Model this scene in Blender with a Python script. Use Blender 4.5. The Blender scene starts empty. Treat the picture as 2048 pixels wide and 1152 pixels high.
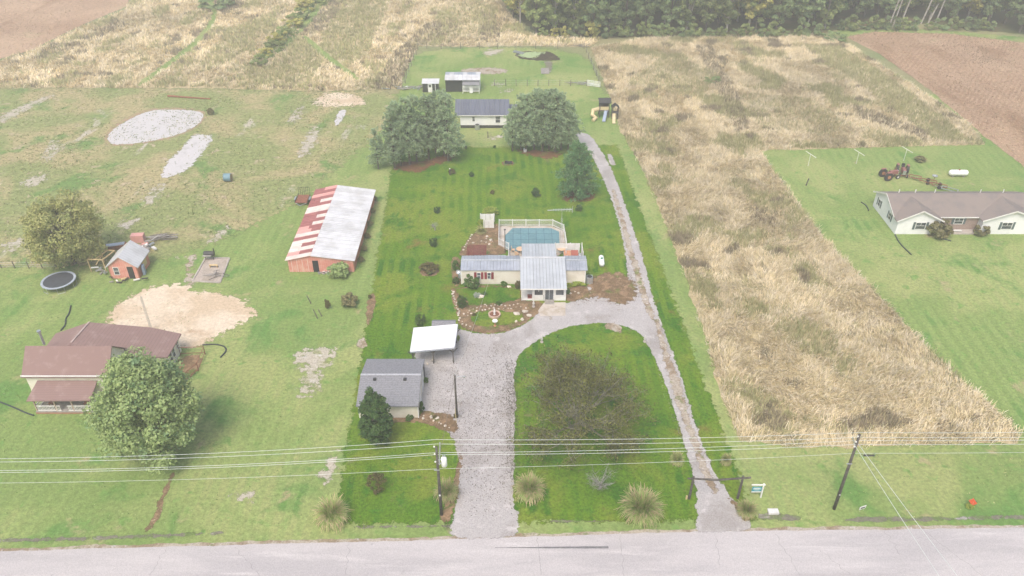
import bpy, bmesh, math, random
import numpy as np
from mathutils import Vector, Matrix, noise
from mathutils.geometry import tessellate_polygon
R_ = math.radians
random.seed(7); RNG = np.random.default_rng(11)

# ------------------------------------------------------------------ camera
CAM_H, PITCH, FPX = 62.0, R_(34.8), 1600.0
sc = bpy.context.scene
cam_d = bpy.data.cameras.new('camera'); cam_d.sensor_width = 36; cam_d.lens = FPX/2048*36
cam_d.clip_start = 0.5; cam_d.clip_end = 3000
cam = bpy.data.objects.new('camera', cam_d); sc.collection.objects.link(cam)
cam.location = (0, 0, CAM_H); cam.rotation_euler = (R_(90)-PITCH, 0, 0); sc.camera = cam
# ------------------------------------------------------------------ sky, sun, exposure
w = bpy.data.worlds.new('World'); sc.world = w; w.use_nodes = True
wn = w.node_tree; wn.nodes.clear()
sky = wn.nodes.new('ShaderNodeTexSky'); sky.sky_type = 'NISHITA'; sky.sun_disc = False
sky.sun_elevation = R_(58); sky.sun_rotation = R_(200); sky.air_density = 1.0; sky.dust_density = 4.0; sky.ozone_density = 0.6
bg = wn.nodes.new('ShaderNodeBackground'); bg.inputs[1].default_value = 0.12
wo = wn.nodes.new('ShaderNodeOutputWorld')
wn.links.new(sky.outputs[0], bg.inputs[0]); wn.links.new(bg.outputs[0], wo.inputs[0])
sl = bpy.data.lights.new('sun', 'SUN'); sl.energy = 1.4; sl.angle = R_(28); sl.color = (1, .95, .88)
so = bpy.data.objects.new('sun', sl); sc.collection.objects.link(so)
so.rotation_euler = (R_(90-58), 0, R_(180-200)); so.location = (0, 60, 120)
sc.view_settings.view_transform = 'Standard'; sc.view_settings.look = 'None'
sc.view_settings.gamma = 1; sc.view_settings.use_curve_mapping = False
sc.view_settings.exposure = 0.97
HAZE_DENSITY = 0.0012
sc.cycles.max_bounces = 6; sc.cycles.diffuse_bounces = 3; sc.cycles.volume_bounces = 1
sc.cycles.transparent_max_bounces = 8; sc.cycles.caustics_reflective = False; sc.cycles.caustics_refractive = False

# ------------------------------------------------------------------ helpers
C = sc.collection
cp, sp = math.cos(PITCH), math.sin(PITCH)
def G(px, py, z=0.0):
    """survey point: where a spot of the photograph lies on the horizontal plane z"""
    a = (px-1024)/FPX; b = -(py-576)/FPX
    t = (z-CAM_H)/(-sp+b*cp)
    return (a*t, (cp+b*sp)*t)
def scale_at(y, z=0): return FPX/(y*cp+(CAM_H-z)*sp)     # photo pixels per metre

def tag(o, label=None, cat=None, group=None, kind=None):
    if label: o['label'] = label
    if cat: o['category'] = cat
    if group: o['group'] = group
    if kind: o['kind'] = kind
    return o
def thing(name, label, cat, loc=(0, 0, 0), rz=0, group=None):
    o = bpy.data.objects.new(name, None); C.objects.link(o); o.empty_display_size = .2
    o.location = loc; o.rotation_euler = (0, 0, rz)
    return tag(o, label, cat, group)
def kids(o): return [c for c in ALLKIDS.get(o.name, [])]
ALLKIDS = {}
def setparent(c, p):
    c.parent = p; ALLKIDS.setdefault(p.name, []).append(c)
def dup(o, loc=None, rz=None, s=None, label=None, cat=None, group=None, parent=None):
    c = o.copy(); C.objects.link(c)
    if parent is not None: setparent(c, parent)
    if loc is not None: c.location = loc
    if rz is not None: c.rotation_euler = (0, 0, rz)
    if s is not None: c.scale = s if hasattr(s, '__len__') else (s, s, s)
    tag(c, label, cat, group)
    for k in kids(o): dup(k, parent=c)
    return c

class MB:
    def __init__(s): s.v = []; s.f = []
    def add(s, vs, fs):
        n = len(s.v); s.v += [tuple(p) for p in vs]; s.f += [tuple(i+n for i in f) for f in fs]; return s
    def box(s, c, d, rz=0, m=None):
        x, y, z = d[0]/2, d[1]/2, d[2]/2
        vs = [Vector((i*x, j*y, k*z)) for k in (-1, 1) for j in (-1, 1) for i in (-1, 1)]
        rot = m if m is not None else Matrix.Rotation(rz, 3, 'Z')
        vs = [rot @ v + Vector(c) for v in vs]
        return s.add(vs, [(0, 2, 3, 1), (4, 5, 7, 6), (0, 1, 5, 4), (2, 6, 7, 3), (0, 4, 6, 2), (1, 3, 7, 5)])
    def beam(s, a, b, wd, ht=None):
        a, b = Vector(a), Vector(b); d = b-a; L = d.length
        if L < 1e-6: return s
        q = d.to_track_quat('X', 'Z').to_matrix()
        return s.box((a+b)/2, (L, wd, ht or wd), m=q)
    def tube(s, pts, r, n=6, cap=True):
        pts = [Vector(p) for p in pts]; rs = r if hasattr(r, '__len__') else [r]*len(pts)
        base = len(s.v); up = Vector((0, 0, 1))
        for i, p in enumerate(pts):
            d = (pts[min(i+1, len(pts)-1)]-pts[max(i-1, 0)]).normalized()
            a = d.cross(up)
            if a.length < .05: a = d.cross(Vector((0, 1, 0)))
            a.normalize(); b = d.cross(a).normalized()
            for k in range(n):
                t = 2*math.pi*k/n; s.v.append(tuple(p+(a*math.cos(t)+b*math.sin(t))*rs[i]))
        for i in range(len(pts)-1):
            for k in range(n):
                k2 = (k+1) % n
                s.f.append((base+i*n+k, base+(i+1)*n+k, base+(i+1)*n+k2, base+i*n+k2))
        if cap:
            s.f.append(tuple(base+k for k in range(n))); e = base+(len(pts)-1)*n
            s.f.append(tuple(e+k for k in reversed(range(n))))
        return s
    def prism(s, poly, ext):
        n = len(poly); e = Vector(ext); p = [Vector(q) for q in poly]
        return s.add(p+[q+e for q in p], [tuple(reversed(range(n))), tuple(range(n, 2*n))]+[(i, (i+1) % n, n+(i+1) % n, n+i) for i in range(n)])
    def slab(s, quad, th): return s.prism(quad, (0, 0, -th))
    def lathe(s, prof, n=16, c=(0, 0, 0), a0=0, a1=2*math.pi):
        base = len(s.v); m = len(prof)
        for k in range(n):
            t = 2*math.pi*k/n
            for r, z in prof: s.v.append((c[0]+r*math.cos(t), c[1]+r*math.sin(t), c[2]+z))
        for k in range(n):
            k2 = (k+1) % n
            for i in range(m-1): s.f.append((base+k*m+i, base+k2*m+i, base+k2*m+i+1, base+k*m+i+1))
        return s
    def build(s, name, mat, parent=None, world=True, smooth=False, loc=None, bevel=0):
        me = bpy.data.meshes.new(name)
        off = Vector((0, 0, 0))
        if parent is not None and world:
            q = parent
            while q is not None: off += q.location; q = q.parent
        vs = [(v[0]-off.x, v[1]-off.y, v[2]-off.z) for v in s.v] if off.length else s.v
        me.from_pydata(vs, [], s.f); me.update()
        bm = bmesh.new(); bm.from_mesh(me); bmesh.ops.recalc_face_normals(bm, faces=bm.faces); bm.to_mesh(me); bm.free()
        if smooth: me.polygons.foreach_set('use_smooth', [True]*len(me.polygons))
        me.materials.append(mat)
        o = bpy.data.objects.new(name, me); C.objects.link(o)
        if parent is not None: setparent(o, parent)
        if loc is not None: o.location = loc
        return o

def arr_mesh(name, V, nper, mat, col=None, smooth=False, tri=False):
    """V: (N*nper,3) loose faces of nper verts"""
    me = bpy.data.meshes.new(name); n = len(V); nf = n//nper
    me.vertices.add(n); me.vertices.foreach_set('co', V.astype(np.float32).ravel())
    me.loops.add(n); me.loops.foreach_set('vertex_index', np.arange(n, dtype=np.int32))
    me.polygons.add(nf); me.polygons.foreach_set('loop_start', np.arange(0, n, nper, dtype=np.int32))
    me.update(calc_edges=True)
    if col is not None:
        at = me.attributes.new('tint', 'FLOAT_COLOR', 'POINT')
        c4 = np.ones((n, 4), np.float32); c4[:, :3] = col; at.data.foreach_set('color', c4.ravel())
    me.materials.append(mat); return me
def obj_from(me, name, parent=None, loc=None):
    o = bpy.data.objects.new(name, me); C.objects.link(o)
    if parent is not None: setparent(o, parent)
    if loc is not None: o.location = loc
    return o
def unit(a): return a/np.maximum(np.linalg.norm(a, axis=1, keepdims=True), 1e-9)
def leaf_quads(P, N, size, aspect=1.0, rng=RNG):
    """diamond-ish leaves at P facing N"""
    n = len(P); T = unit(np.cross(N, rng.normal(size=(n, 3)))); B = np.cross(N, T)
    sz = (size*rng.uniform(.6, 1.25, n))[:, None]
    a = T*sz; b = B*sz*aspect
    return np.stack([P-a, P-b*.9, P+a, P+b*.9], 1).reshape(-1, 3)

# ------------------------------------------------------------------ materials
MATS = {}
def nodemat(name):
    m = bpy.data.materials.new(name); m.use_nodes = True; nt = m.node_tree
    return m, nt, nt.nodes['Principled BSDF']
def ramp(nt, fac, lo, hi):
    r = nt.nodes.new('ShaderNodeMapRange'); r.clamp = True; r.interpolation_type = 'SMOOTHSTEP'
    r.inputs['From Min'].default_value = lo; r.inputs['From Max'].default_value = hi
    nt.links.new(fac, r.inputs['Value']); return r.outputs['Result']
def nz(nt, vec, scale, detail=4, rough=.6, dist=0, stretch=None, rot=0):
    if stretch or rot:
        mp = nt.nodes.new('ShaderNodeMapping'); mp.inputs['Scale'].default_value = stretch or (1, 1, 1)
        mp.inputs['Rotation'].default_value = (0, 0, rot)
        nt.links.new(vec, mp.inputs['Vector']); vec = mp.outputs[0]
    n = nt.nodes.new('ShaderNodeTexNoise'); n.inputs['Scale'].default_value = scale
    n.inputs['Detail'].default_value = detail; n.inputs['Roughness'].default_value = rough; n.inputs['Distortion'].default_value = dist
    nt.links.new(vec, n.inputs['Vector']); return n.outputs['Fac']
def mix(nt, fac, a, b):
    x = nt.nodes.new('ShaderNodeMix'); x.data_type = 'RGBA'
    if hasattr(fac, 'node'): nt.links.new(fac, x.inputs[0])
    else: x.inputs[0].default_value = fac
    for s_, v in ((x.inputs[6], a), (x.inputs[7], b)):
        if hasattr(v, 'node'): nt.links.new(v, s_)
        else: s_.default_value = (*v, 1)
    return x.outputs[2]
def bumpit(nt, bs, h, strength, dist):
    b = nt.nodes.new('ShaderNodeBump'); b.inputs['Strength'].default_value = strength; b.inputs['Distance'].default_value = dist
    nt.links.new(h, b.inputs['Height']); nt.links.new(b.outputs[0], bs.inputs['Normal'])
def ground_mat(name, base, layers, fine=(6, .35), bump=(8, .5, .05), rough=.95, stripes=None, cells=None, spec=.2):
    """layers: (colour, scale, lo, hi[, stretch, rot]); fine: grain (scale, amount)"""
    if name in MATS: return MATS[name]
    m, nt, bs = nodemat(name)
    tc = nt.nodes.new('ShaderNodeTexCoord'); v = tc.outputs['Object']
    col = base
    for i, L in enumerate(layers):
        mp = nt.nodes.new('ShaderNodeMapping'); mp.inputs['Location'].default_value = (17.3*i, 9.1*i, 0)
        nt.links.new(v, mp.inputs['Vector'])
        f = nz(nt, mp.outputs[0], L[1], 6, .62, .4, L[4] if len(L) > 4 else None, L[5] if len(L) > 5 else 0)
        col = mix(nt, ramp(nt, f, L[2], L[3]), col, L[0])
    if stripes:
        scol, width, rot, amt = stripes
        mp = nt.nodes.new('ShaderNodeMapping'); mp.inputs['Rotation'].default_value = (0, 0, rot); nt.links.new(v, mp.inputs['Vector'])
        wv = nt.nodes.new('ShaderNodeTexWave'); wv.inputs['Scale'].default_value = 1/width*.314; wv.inputs['Distortion'].default_value = 2.2
        wv.inputs['Detail'].default_value = 3; wv.inputs['Detail Scale'].default_value = .5
        nt.links.new(mp.outputs[0], wv.inputs['Vector'])
        gate = ramp(nt, nz(nt, v, .06, 2), .4, .62)
        mu = nt.nodes.new('ShaderNodeMath'); mu.operation = 'MULTIPLY'; nt.links.new(ramp(nt, wv.outputs['Fac'], .25, .75), mu.inputs[0]); nt.links.new(gate, mu.inputs[1])
        mu2 = nt.nodes.new('ShaderNodeMath'); mu2.operation = 'MULTIPLY'; mu2.inputs[1].default_value = amt; nt.links.new(mu.outputs[0], mu2.inputs[0])
        col = mix(nt, mu2.outputs[0], col, scol)
    # grain: multiply by a fine noise
    g = nz(nt, v, fine[0], 5, .75)
    mr = nt.nodes.new('ShaderNodeMapRange'); mr.inputs['From Min'].default_value = .25; mr.inputs['From Max'].default_value = .75
    mr.inputs['To Min'].default_value = 1-fine[1]; mr.inputs['To Max'].default_value = 1+fine[1]; nt.links.new(g, mr.inputs['Value'])
    vm = nt.nodes.new('ShaderNodeVectorMath'); vm.operation = 'SCALE'
    if hasattr(col, 'node'): nt.links.new(col, vm.inputs[0])
    else: vm.inputs[0].default_value = col
    nt.links.new(mr.outputs[0], vm.inputs['Scale'])
    nt.links.new(vm.outputs[0], bs.inputs['Base Color'])
    bs.inputs['Roughness'].default_value = rough; bs.inputs['Specular IOR Level'].default_value = spec
    if bump: bumpit(nt, bs, nz(nt, v, bump[0], 6, .7), bump[1], bump[2])
    MATS[name] = m; return m
def mat(name, c, c2=None, scale=1.5, rough=.6, metal=0, bump=None, rows=None, rnd=0, spec=.4, lo=.4, hi=.65):
    """plain surface with noisy second colour; rows=(axis,period,amount) thin dark joints, on metal roofs seams with painted rib shade; rnd=value change per object"""
    if name in MATS: return MATS[name]
    m, nt, bs = nodemat(name); tc = nt.nodes.new('ShaderNodeTexCoord'); v = tc.outputs['Object']
    c2 = c2 or tuple(x*.78 for x in c)
    col = mix(nt, ramp(nt, nz(nt, v, scale, 6, .65), lo, hi), c, c2)
    if rows:
        ax, per, amt = rows
        sx = nt.nodes.new('ShaderNodeSeparateXYZ'); nt.links.new(v, sx.inputs[0])
        a = nt.nodes.new('ShaderNodeMath'); a.operation = 'DIVIDE'; a.inputs[1].default_value = per; nt.links.new(sx.outputs[ax], a.inputs[0])
        fr = nt.nodes.new('ShaderNodeMath'); fr.operation = 'FRACT'; nt.links.new(a.outputs[0], fr.inputs[0])
        rr = ramp(nt, fr.outputs[0], .0, .22)
        k = nt.nodes.new('ShaderNodeMath'); k.operation = 'MULTIPLY_ADD'; nt.links.new(rr, k.inputs[0]); k.inputs[1].default_value = amt; k.inputs[2].default_value = 1-amt
        s_ = nt.nodes.new('ShaderNodeVectorMath'); s_.operation = 'SCALE'; nt.links.new(col, s_.inputs[0]); nt.links.new(k.outputs[0], s_.inputs['Scale']); col = s_.outputs[0]
    if rnd:
        oi = nt.nodes.new('ShaderNodeObjectInfo'); mr = nt.nodes.new('ShaderNodeMapRange')
        mr.inputs['To Min'].default_value = 1-rnd; mr.inputs['To Max'].default_value = 1+rnd; nt.links.new(oi.outputs['Random'], mr.inputs['Value'])
        s_ = nt.nodes.new('ShaderNodeVectorMath'); s_.operation = 'SCALE'; nt.links.new(col, s_.inputs[0]); nt.links.new(mr.outputs[0], s_.inputs['Scale']); col = s_.outputs[0]
    nt.links.new(col, bs.inputs['Base Color'])
    bs.inputs['Roughness'].default_value = rough; bs.inputs['Metallic'].default_value = metal; bs.inputs['Specular IOR Level'].default_value = spec
    if bump: bumpit(nt, bs, nz(nt, v, bump[0], 5, .65), bump[1], bump[2])
    MATS[name] = m; return m
def leafmat(name, c1, c2, c3=None, transl=.25, scale=.7, rnd=.12, attr=False):
    if name in MATS: return MATS[name]
    m, nt, bs = nodemat(name)
    geo = nt.nodes.new('ShaderNodeNewGeometry'); tc = nt.nodes.new('ShaderNodeTexCoord')
    if attr:
        at = nt.nodes.new('ShaderNodeAttribute'); at.attribute_name = 'tint'; col = at.outputs['Color']
    else:
        col = mix(nt, geo.outputs['Random Per Island'], c1, c2)
        if c3: col = mix(nt, ramp(nt, nz(nt, tc.outputs['Object'], scale, 3), .5, .68), col, c3)
    oi = nt.nodes.new('ShaderNodeObjectInfo'); mr = nt.nodes.new('ShaderNodeMapRange')
    mr.inputs['To Min'].default_value = 1-rnd; mr.inputs['To Max'].default_value = 1+rnd; nt.links.new(oi.outputs['Random'], mr.inputs['Value'])
    s_ = nt.nodes.new('ShaderNodeVectorMath'); s_.operation = 'SCALE'; nt.links.new(col, s_.inputs[0]); nt.links.new(mr.outputs[0], s_.inputs['Scale']); col = s_.outputs[0]
    nt.links.new(col, bs.inputs['Base Color']); bs.inputs['Roughness'].default_value = .6; bs.inputs['Specular IOR Level'].default_value = .25
    tr = nt.nodes.new('ShaderNodeBsdfTranslucent'); nt.links.new(col, tr.inputs['Color'])
    mx = nt.nodes.new('ShaderNodeMixShader'); mx.inputs[0].default_value = transl
    out = nt.nodes['Material Output']
    nt.links.new(bs.outputs[0], mx.inputs[1]); nt.links.new(tr.outputs[0], mx.inputs[2]); nt.links.new(mx.outputs[0], out.inputs['Surface'])
    MATS[name] = m; return m

NG = (.175, .245, .070)      # neighbours' mown grass, paler: a haze-like white veil is mixed into its colour
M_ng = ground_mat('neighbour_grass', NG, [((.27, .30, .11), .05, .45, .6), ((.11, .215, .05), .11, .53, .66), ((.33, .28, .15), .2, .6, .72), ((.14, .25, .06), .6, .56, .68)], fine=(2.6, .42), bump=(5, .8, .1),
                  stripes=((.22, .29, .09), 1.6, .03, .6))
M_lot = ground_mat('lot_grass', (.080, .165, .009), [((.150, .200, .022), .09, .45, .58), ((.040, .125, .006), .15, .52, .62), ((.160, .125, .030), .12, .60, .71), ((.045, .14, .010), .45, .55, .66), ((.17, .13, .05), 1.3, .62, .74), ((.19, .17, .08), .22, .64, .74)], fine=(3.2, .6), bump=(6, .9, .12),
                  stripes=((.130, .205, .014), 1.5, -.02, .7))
M_pasture = ground_mat('pasture_grass', (.22, .25, .095), [((.34, .29, .15), .07, .44, .58), ((.13, .22, .06), .1, .55, .66), ((.40, .32, .22), .35, .58, .70), ((.46, .41, .35), .16, .62, .72, (1.0, .35, 1), .5), ((.16, .19, .07), .9, .56, .66)], fine=(1.6, .55), bump=(3, 1, .15))
M_gravel = ground_mat('gravel', (.375, .352, .342), [((.30, .275, .26), .16, .46, .64), ((.46, .43, .42), .6, .52, .7), ((.27, .23, .18), .5, .64, .74)], fine=(7.0, .32), bump=(14, .7, .05))
M_gravel2 = ground_mat('worn_gravel', (.36, .31, .25), [((.24, .18, .12), .5, .46, .6), ((.17, .19, .07), .7, .56, .68), ((.46, .42, .4), 1.5, .58, .7)], fine=(5, .45), bump=(10, .7, .05))
M_worn = ground_mat('worn_soil', (.40, .36, .29), [((.24, .25, .12), .5, .5, .62), ((.50, .47, .43), .9, .56, .68)], fine=(4, .4), bump=(8, .7, .05))
M_road = ground_mat('asphalt_old', (.43, .40, .395), [((.37, .345, .345), .06, .42, .62, (1, 5, 1)), ((.48, .45, .44), .3, .52, .7, (.3, 3, 1)), ((.30, .28, .28), 1.6, .66, .76)], fine=(11, .3), bump=(20, .4, .01))
M_concrete = ground_mat('concrete', (.48, .43, .38), [((.38, .32, .25), .6, .45, .62), ((.30, .27, .18), 1.5, .6, .72)], fine=(8, .2), bump=(12, .3, .02))
M_mud = ground_mat('bare_earth', (.50, .39, .27), [((.60, .50, .38), .18, .42, .6), ((.40, .28, .18), .1, .56, .7), ((.28, .27, .12), .9, .68, .76)], fine=(2.5, .28), bump=(3, .8, .1))
M_bed = ground_mat('leafy_soil', (.16, .105, .058), [((.26, .17, .10), .9, .45, .62), ((.10, .13, .03), .6, .54, .68), ((.36, .28, .2), 3, .6, .7)], fine=(5, .5), bump=(9, .9, .06))
M_straw = ground_mat('pine_straw', (.13, .062, .028), [((.09, .11, .025), .4, .5, .66), ((.2, .09, .04), 1.2, .5, .7)], fine=(5, .4), bump=(9, .8, .05))
M_tan = ground_mat('field_litter', (.44, .36, .21), [((.32, .29, .15), .12, .48, .64), ((.46, .38, .25), .4, .5, .7)], fine=(1.6, .4), bump=(3, 1, .2))
M_brownfield = ground_mat('soybean_field', (.37, .25, .165), [((.43, .30, .20), .05, .42, .62), ((.28, .17, .10), .1, .5, .68, (1, .25, 1), .35), ((.34, .30, .16), .08, .62, .74)], fine=(1.3, .35), bump=(2, 1, .2),
                  stripes=((.27, .16, .10), .9, .62, .6))
M_wet = ground_mat('standing_water', (.52, .49, .47), [((.40, .38, .34), .5, .52, .7)], fine=(2, .1), bump=(1.5, .1, .02), rough=.28, spec=.6)
M_ditch = ground_mat('wet_ditch', (.16, .145, .11), [((.12, .17, .05), .5, .5, .6), ((.28, .26, .24), .4, .56, .66, (1, 3, 1))], fine=(3, .4), bump=(5, .8, .08), rough=.5)
M_algae = ground_mat('duckweed', (.30, .38, .20), [((.22, .3, .12), 1.2, .5, .66)], fine=(4, .3), bump=(6, .5, .03))
M_pondd = ground_mat('dark_pond', (.055, .042, .03), [((.12, .10, .05), .8, .5, .7)], fine=(2, .2), bump=None, rough=.25, spec=.7)
M_ground = ground_mat('far_ground', (.16, .2, .08), [((.25, .23, .12), .03, .4, .6)], fine=(2, .3), bump=None)

M_wvinyl = mat('white_vinyl', (.74, .73, .70), (.64, .62, .58), .8, .5)
M_siding = mat('cream_siding', (.74, .69, .60), (.64, .58, .48), .5, .6, rows=('Z', .2, .22))
M_siding_w = mat('white_siding', (.80, .80, .79), (.72, .72, .71), .5, .6, rows=('Z', .2, .15))
M_siding_old = mat('old_cream_siding', (.76, .72, .60), (.62, .58, .42), .6, .65, rows=('Z', .22, .15))
M_steel = mat('light_steel_roof', (.54, .56, .57), (.47, .485, .495), .4, .35, .25, rnd=.06, rows=('X', .436, .3))  # rows paint dark seams and the ribs' shade into the colour
M_steel_b = mat('galvanised_steel_roof', (.45, .475, .52), (.36, .385, .43), .5, .38, .3, rnd=.06, rows=('X', .447, .28))  # seam rows carry painted rib shade too
M_wroof = mat('white_metal_roof', (.58, .58, .585), (.47, .465, .46), .45, .45, .05, rnd=.06, rows=('Y', .49, .2))  # rows: seams darkened with painted shade of the ribs
M_wcar = mat('carport_white_metal', (.76, .76, .77), (.70, .70, .71), .4, .4)
M_shingle = mat('grey_shingles', (.235, .235, .25), (.165, .165, .18), 6, .9, rows=('Z', .075, .3), bump=(12, .4, .02))
M_shingle_l = mat('pale_ridge_shingles', (.42, .42, .44), (.3, .3, .32), 5, .9)
M_bshingle = mat('brown_shingles', (.235, .15, .135), (.31, .22, .195), 1.0, .9, rows=('Z', .085, .28), bump=(12, .4, .02), lo=.5, hi=.75)
M_tshingle = mat('taupe_shingles', (.225, .185, .165), (.185, .16, .15), .5, .9, rows=('Z', .08, .18), bump=(12, .4, .02))
M_rust = mat('rusty_steel', (.26, .10, .055), (.15, .06, .04), 3, .8)
M_barn = mat('salmon_barn_siding', (.60, .24, .19), (.66, .36, .29), 1.2, .7, rows=('X', .3, .2))
M_barn2 = mat('barn_side_siding', (.55, .22, .15), (.45, .17, .12), 1.2, .7, rows=('Y', .3, .2))
M_bsheet = [mat('red_brown_sheet', (.33, .12, .11), (.27, .10, .095), .8, .6, rnd=.08), mat('faded_pink_sheet', (.66, .33, .29), (.58, .3, .27), 1.2, .6, rnd=.06), mat('bleached_sheet', (.70, .60, .54), (.62, .5, .44), 1.2, .6, rnd=.06)]
M_navy = mat('slate_blue_metal', (.155, .165, .205), (.13, .14, .175), .4, .45, .2, rnd=.05, rows=('X', .47, .25))  # rib shade painted along the seam rows
M_dark = mat('dark_void', (.025, .027, .03), (.018, .018, .02), 2, .7)
M_black = mat('black_plastic', (.03, .03, .032), (.045, .045, .045), 3, .5)
M_glass = mat('window_glass', (.045, .055, .065), (.10, .12, .14), .9, .08, spec=.9)
M_maroon = mat('maroon_shutter', (.25, .028, .04), (.2, .03, .04), 3, .55)
M_gshut = mat('slate_shutter', (.10, .135, .14), (.08, .11, .11), 3, .6)
M_pole = mat('weathered_pole', (.062, .052, .046), (.11, .10, .09), 3, .85, bump=(20, .5, .01))
M_post = mat('fence_post_wood', (.13, .11, .095), (.2, .18, .15), 3, .85)
M_wood = mat('raw_lumber', (.55, .42, .22), (.46, .33, .17), 3, .7)
M_greywood = mat('grey_wood', (.26, .24, .22), (.36, .33, .3), 3, .8)
M_redwood = mat('red_stained_lattice', (.15, .035, .035), (.22, .07, .06), 3, .7)
M_galv = mat('galvanised_metal', (.55, .57, .58), (.42, .44, .46), 5, .35, .7)
M_wire = mat('aluminium_wire', (.62, .65, .62), (.5, .53, .5), 3, .4, .2)
M_tankw = mat('white_tank_paint', (.83, .83, .82), (.74, .74, .72), 2, .35)
M_cover = mat('teal_pool_cover', (.135, .25, .275), (.105, .21, .235), 2.2, .45, rnd=.07)
M_strap = mat('pool_cover_strap', (.05, .12, .16), (.04, .1, .13), 3, .6)
M_stone = mat('pale_garden_stone', (.56, .50, .43), (.42, .36, .29), 4, .85, rnd=.2, bump=(8, .5, .03))
M_bark = mat('dark_bark', (.085, .066, .052), (.14, .12, .1), 3, .9, bump=(10, .6, .03))
M_pbark = mat('pale_bark', (.40, .37, .33), (.26, .23, .2), 3, .85)
M_tractor = mat('faded_red_paint', (.30, .11, .095), (.22, .11, .09), 4, .55)
M_orange = mat('orange_rim', (.48, .22, .11), (.4, .18, .1), 4, .6)
M_tyre = mat('black_rubber', (.03, .03, .032), (.05, .048, .045), 5, .85)
M_yellow = mat('yellow_plastic', (.60, .50, .29), (.52, .42, .25), 2, .45)
M_bluep = mat('grey_blue_plastic', (.30, .36, .46), (.26, .3, .38), 2, .45)
M_teal = mat('teal_sign_print', (.05, .30, .36), (.04, .26, .32), 2, .5)
M_orangered = mat('orange_red_print', (.70, .10, .04), (.6, .1, .04), 2, .5)
M_terra = mat('salmon_terracotta', (.52, .25, .14), (.42, .2, .12), 3, .7)
M_paver = mat('grey_block', (.34, .30, .27), (.42, .37, .33), 2, .85, rnd=.1)

# ------------------------------------------------------------------ ground sheets
def ragged(poly, step, amp, closed=True):
    out = []; n = len(poly)
    for i in range(n):
        a = Vector((*poly[i], 0)); b = Vector((*poly[(i+1) % n], 0)); L = (b-a).length
        k = max(1, int(L/step)); nrm = Vector((b.y-a.y, a.x-b.x, 0))
        if nrm.length: nrm.normalize()
        for j in range(k):
            p = a.lerp(b, j/k)
            if amp:
                e = noise.noise(p*.35+Vector((3, 1, 7)))*1.0+noise.noise(p*1.1)*.6+noise.noise(p*3.3)*.45+random.uniform(-.22, .22)
                p = p+nrm*e*amp
            out.append((p.x, p.y))
    return out
def smoothpoly(p, it=2):
    for _ in range(it):
        q = []
        for i in range(len(p)):
            a, b = p[i], p[(i+1) % len(p)]
            q += [(a[0]*.75+b[0]*.25, a[1]*.75+b[1]*.25), (a[0]*.25+b[0]*.75, a[1]*.25+b[1]*.75)]
        p = q
    return p
def W(px): return [G(*p) for p in px]
def sheet(name, poly, z, m, step=.5, amp=.3, smooth=0, label=None, kind='structure'):
    if smooth: poly = smoothpoly(poly, smooth)
    pts = ragged(poly, step, amp)
    tris = tessellate_polygon([[Vector((x, y, 0)) for x, y in pts]])
    me = bpy.data.meshes.new(name); me.from_pydata([(x, y, z) for x, y in pts], [], [tuple(t) for t in tris])
    bm = bmesh.new(); bm.from_mesh(me)
    bmesh.ops.recalc_face_normals(bm, faces=bm.faces)
    for f in bm.faces:
        if f.normal.z < 0: f.normal_flip()
    bm.to_mesh(me); bm.free(); me.materials.append(m)
    o = bpy.data.objects.new(name, me); C.objects.link(o); o['kind'] = kind
    if label: o['label'] = label
    return o
def softmat(m, k=1.0):
    nm = m.name+'_soft%g' % k
    if nm in MATS: return MATS[nm]
    c = m.copy(); c.name = nm; nt = c.node_tree; out = nt.nodes['Material Output']; src = out.inputs['Surface'].links[0].from_socket
    at = nt.nodes.new('ShaderNodeAttribute'); at.attribute_name = 'edge'; tc = nt.nodes.new('ShaderNodeTexCoord')
    n1 = nz(nt, tc.outputs['Object'], 1.1*k, 8, .68)
    a = nt.nodes.new('ShaderNodeMath'); a.operation = 'MULTIPLY_ADD'; nt.links.new(n1, a.inputs[0]); a.inputs[1].default_value = 4.2; a.inputs[2].default_value = -2.1
    b = nt.nodes.new('ShaderNodeMath'); b.operation = 'ADD'; nt.links.new(at.outputs['Fac'], b.inputs[0]); nt.links.new(a.outputs[0], b.inputs[1])
    f = ramp(nt, b.outputs[0], .38, .62)
    tr = nt.nodes.new('ShaderNodeBsdfTransparent'); mx = nt.nodes.new('ShaderNodeMixShader')
    nt.links.new(f, mx.inputs[0]); nt.links.new(tr.outputs[0], mx.inputs[1]); nt.links.new(src, mx.inputs[2]); nt.links.new(mx.outputs[0], out.inputs['Surface'])
    MATS[nm] = c; return c
def polydist(X, Y, poly):
    d = np.full(len(X), 1e9); n = len(poly)
    for i in range(n):
        x1, y1 = poly[i]; x2, y2 = poly[(i+1) % n]; dx, dy = x2-x1, y2-y1; L = dx*dx+dy*dy
        if L < 1e-12: continue
        t = np.clip(((X-x1)*dx+(Y-y1)*dy)/L, 0, 1); d = np.minimum(d, np.hypot(X-x1-t*dx, Y-y1-t*dy))
    return np.where(inpoly(X, Y, poly), d, -d)
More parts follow.
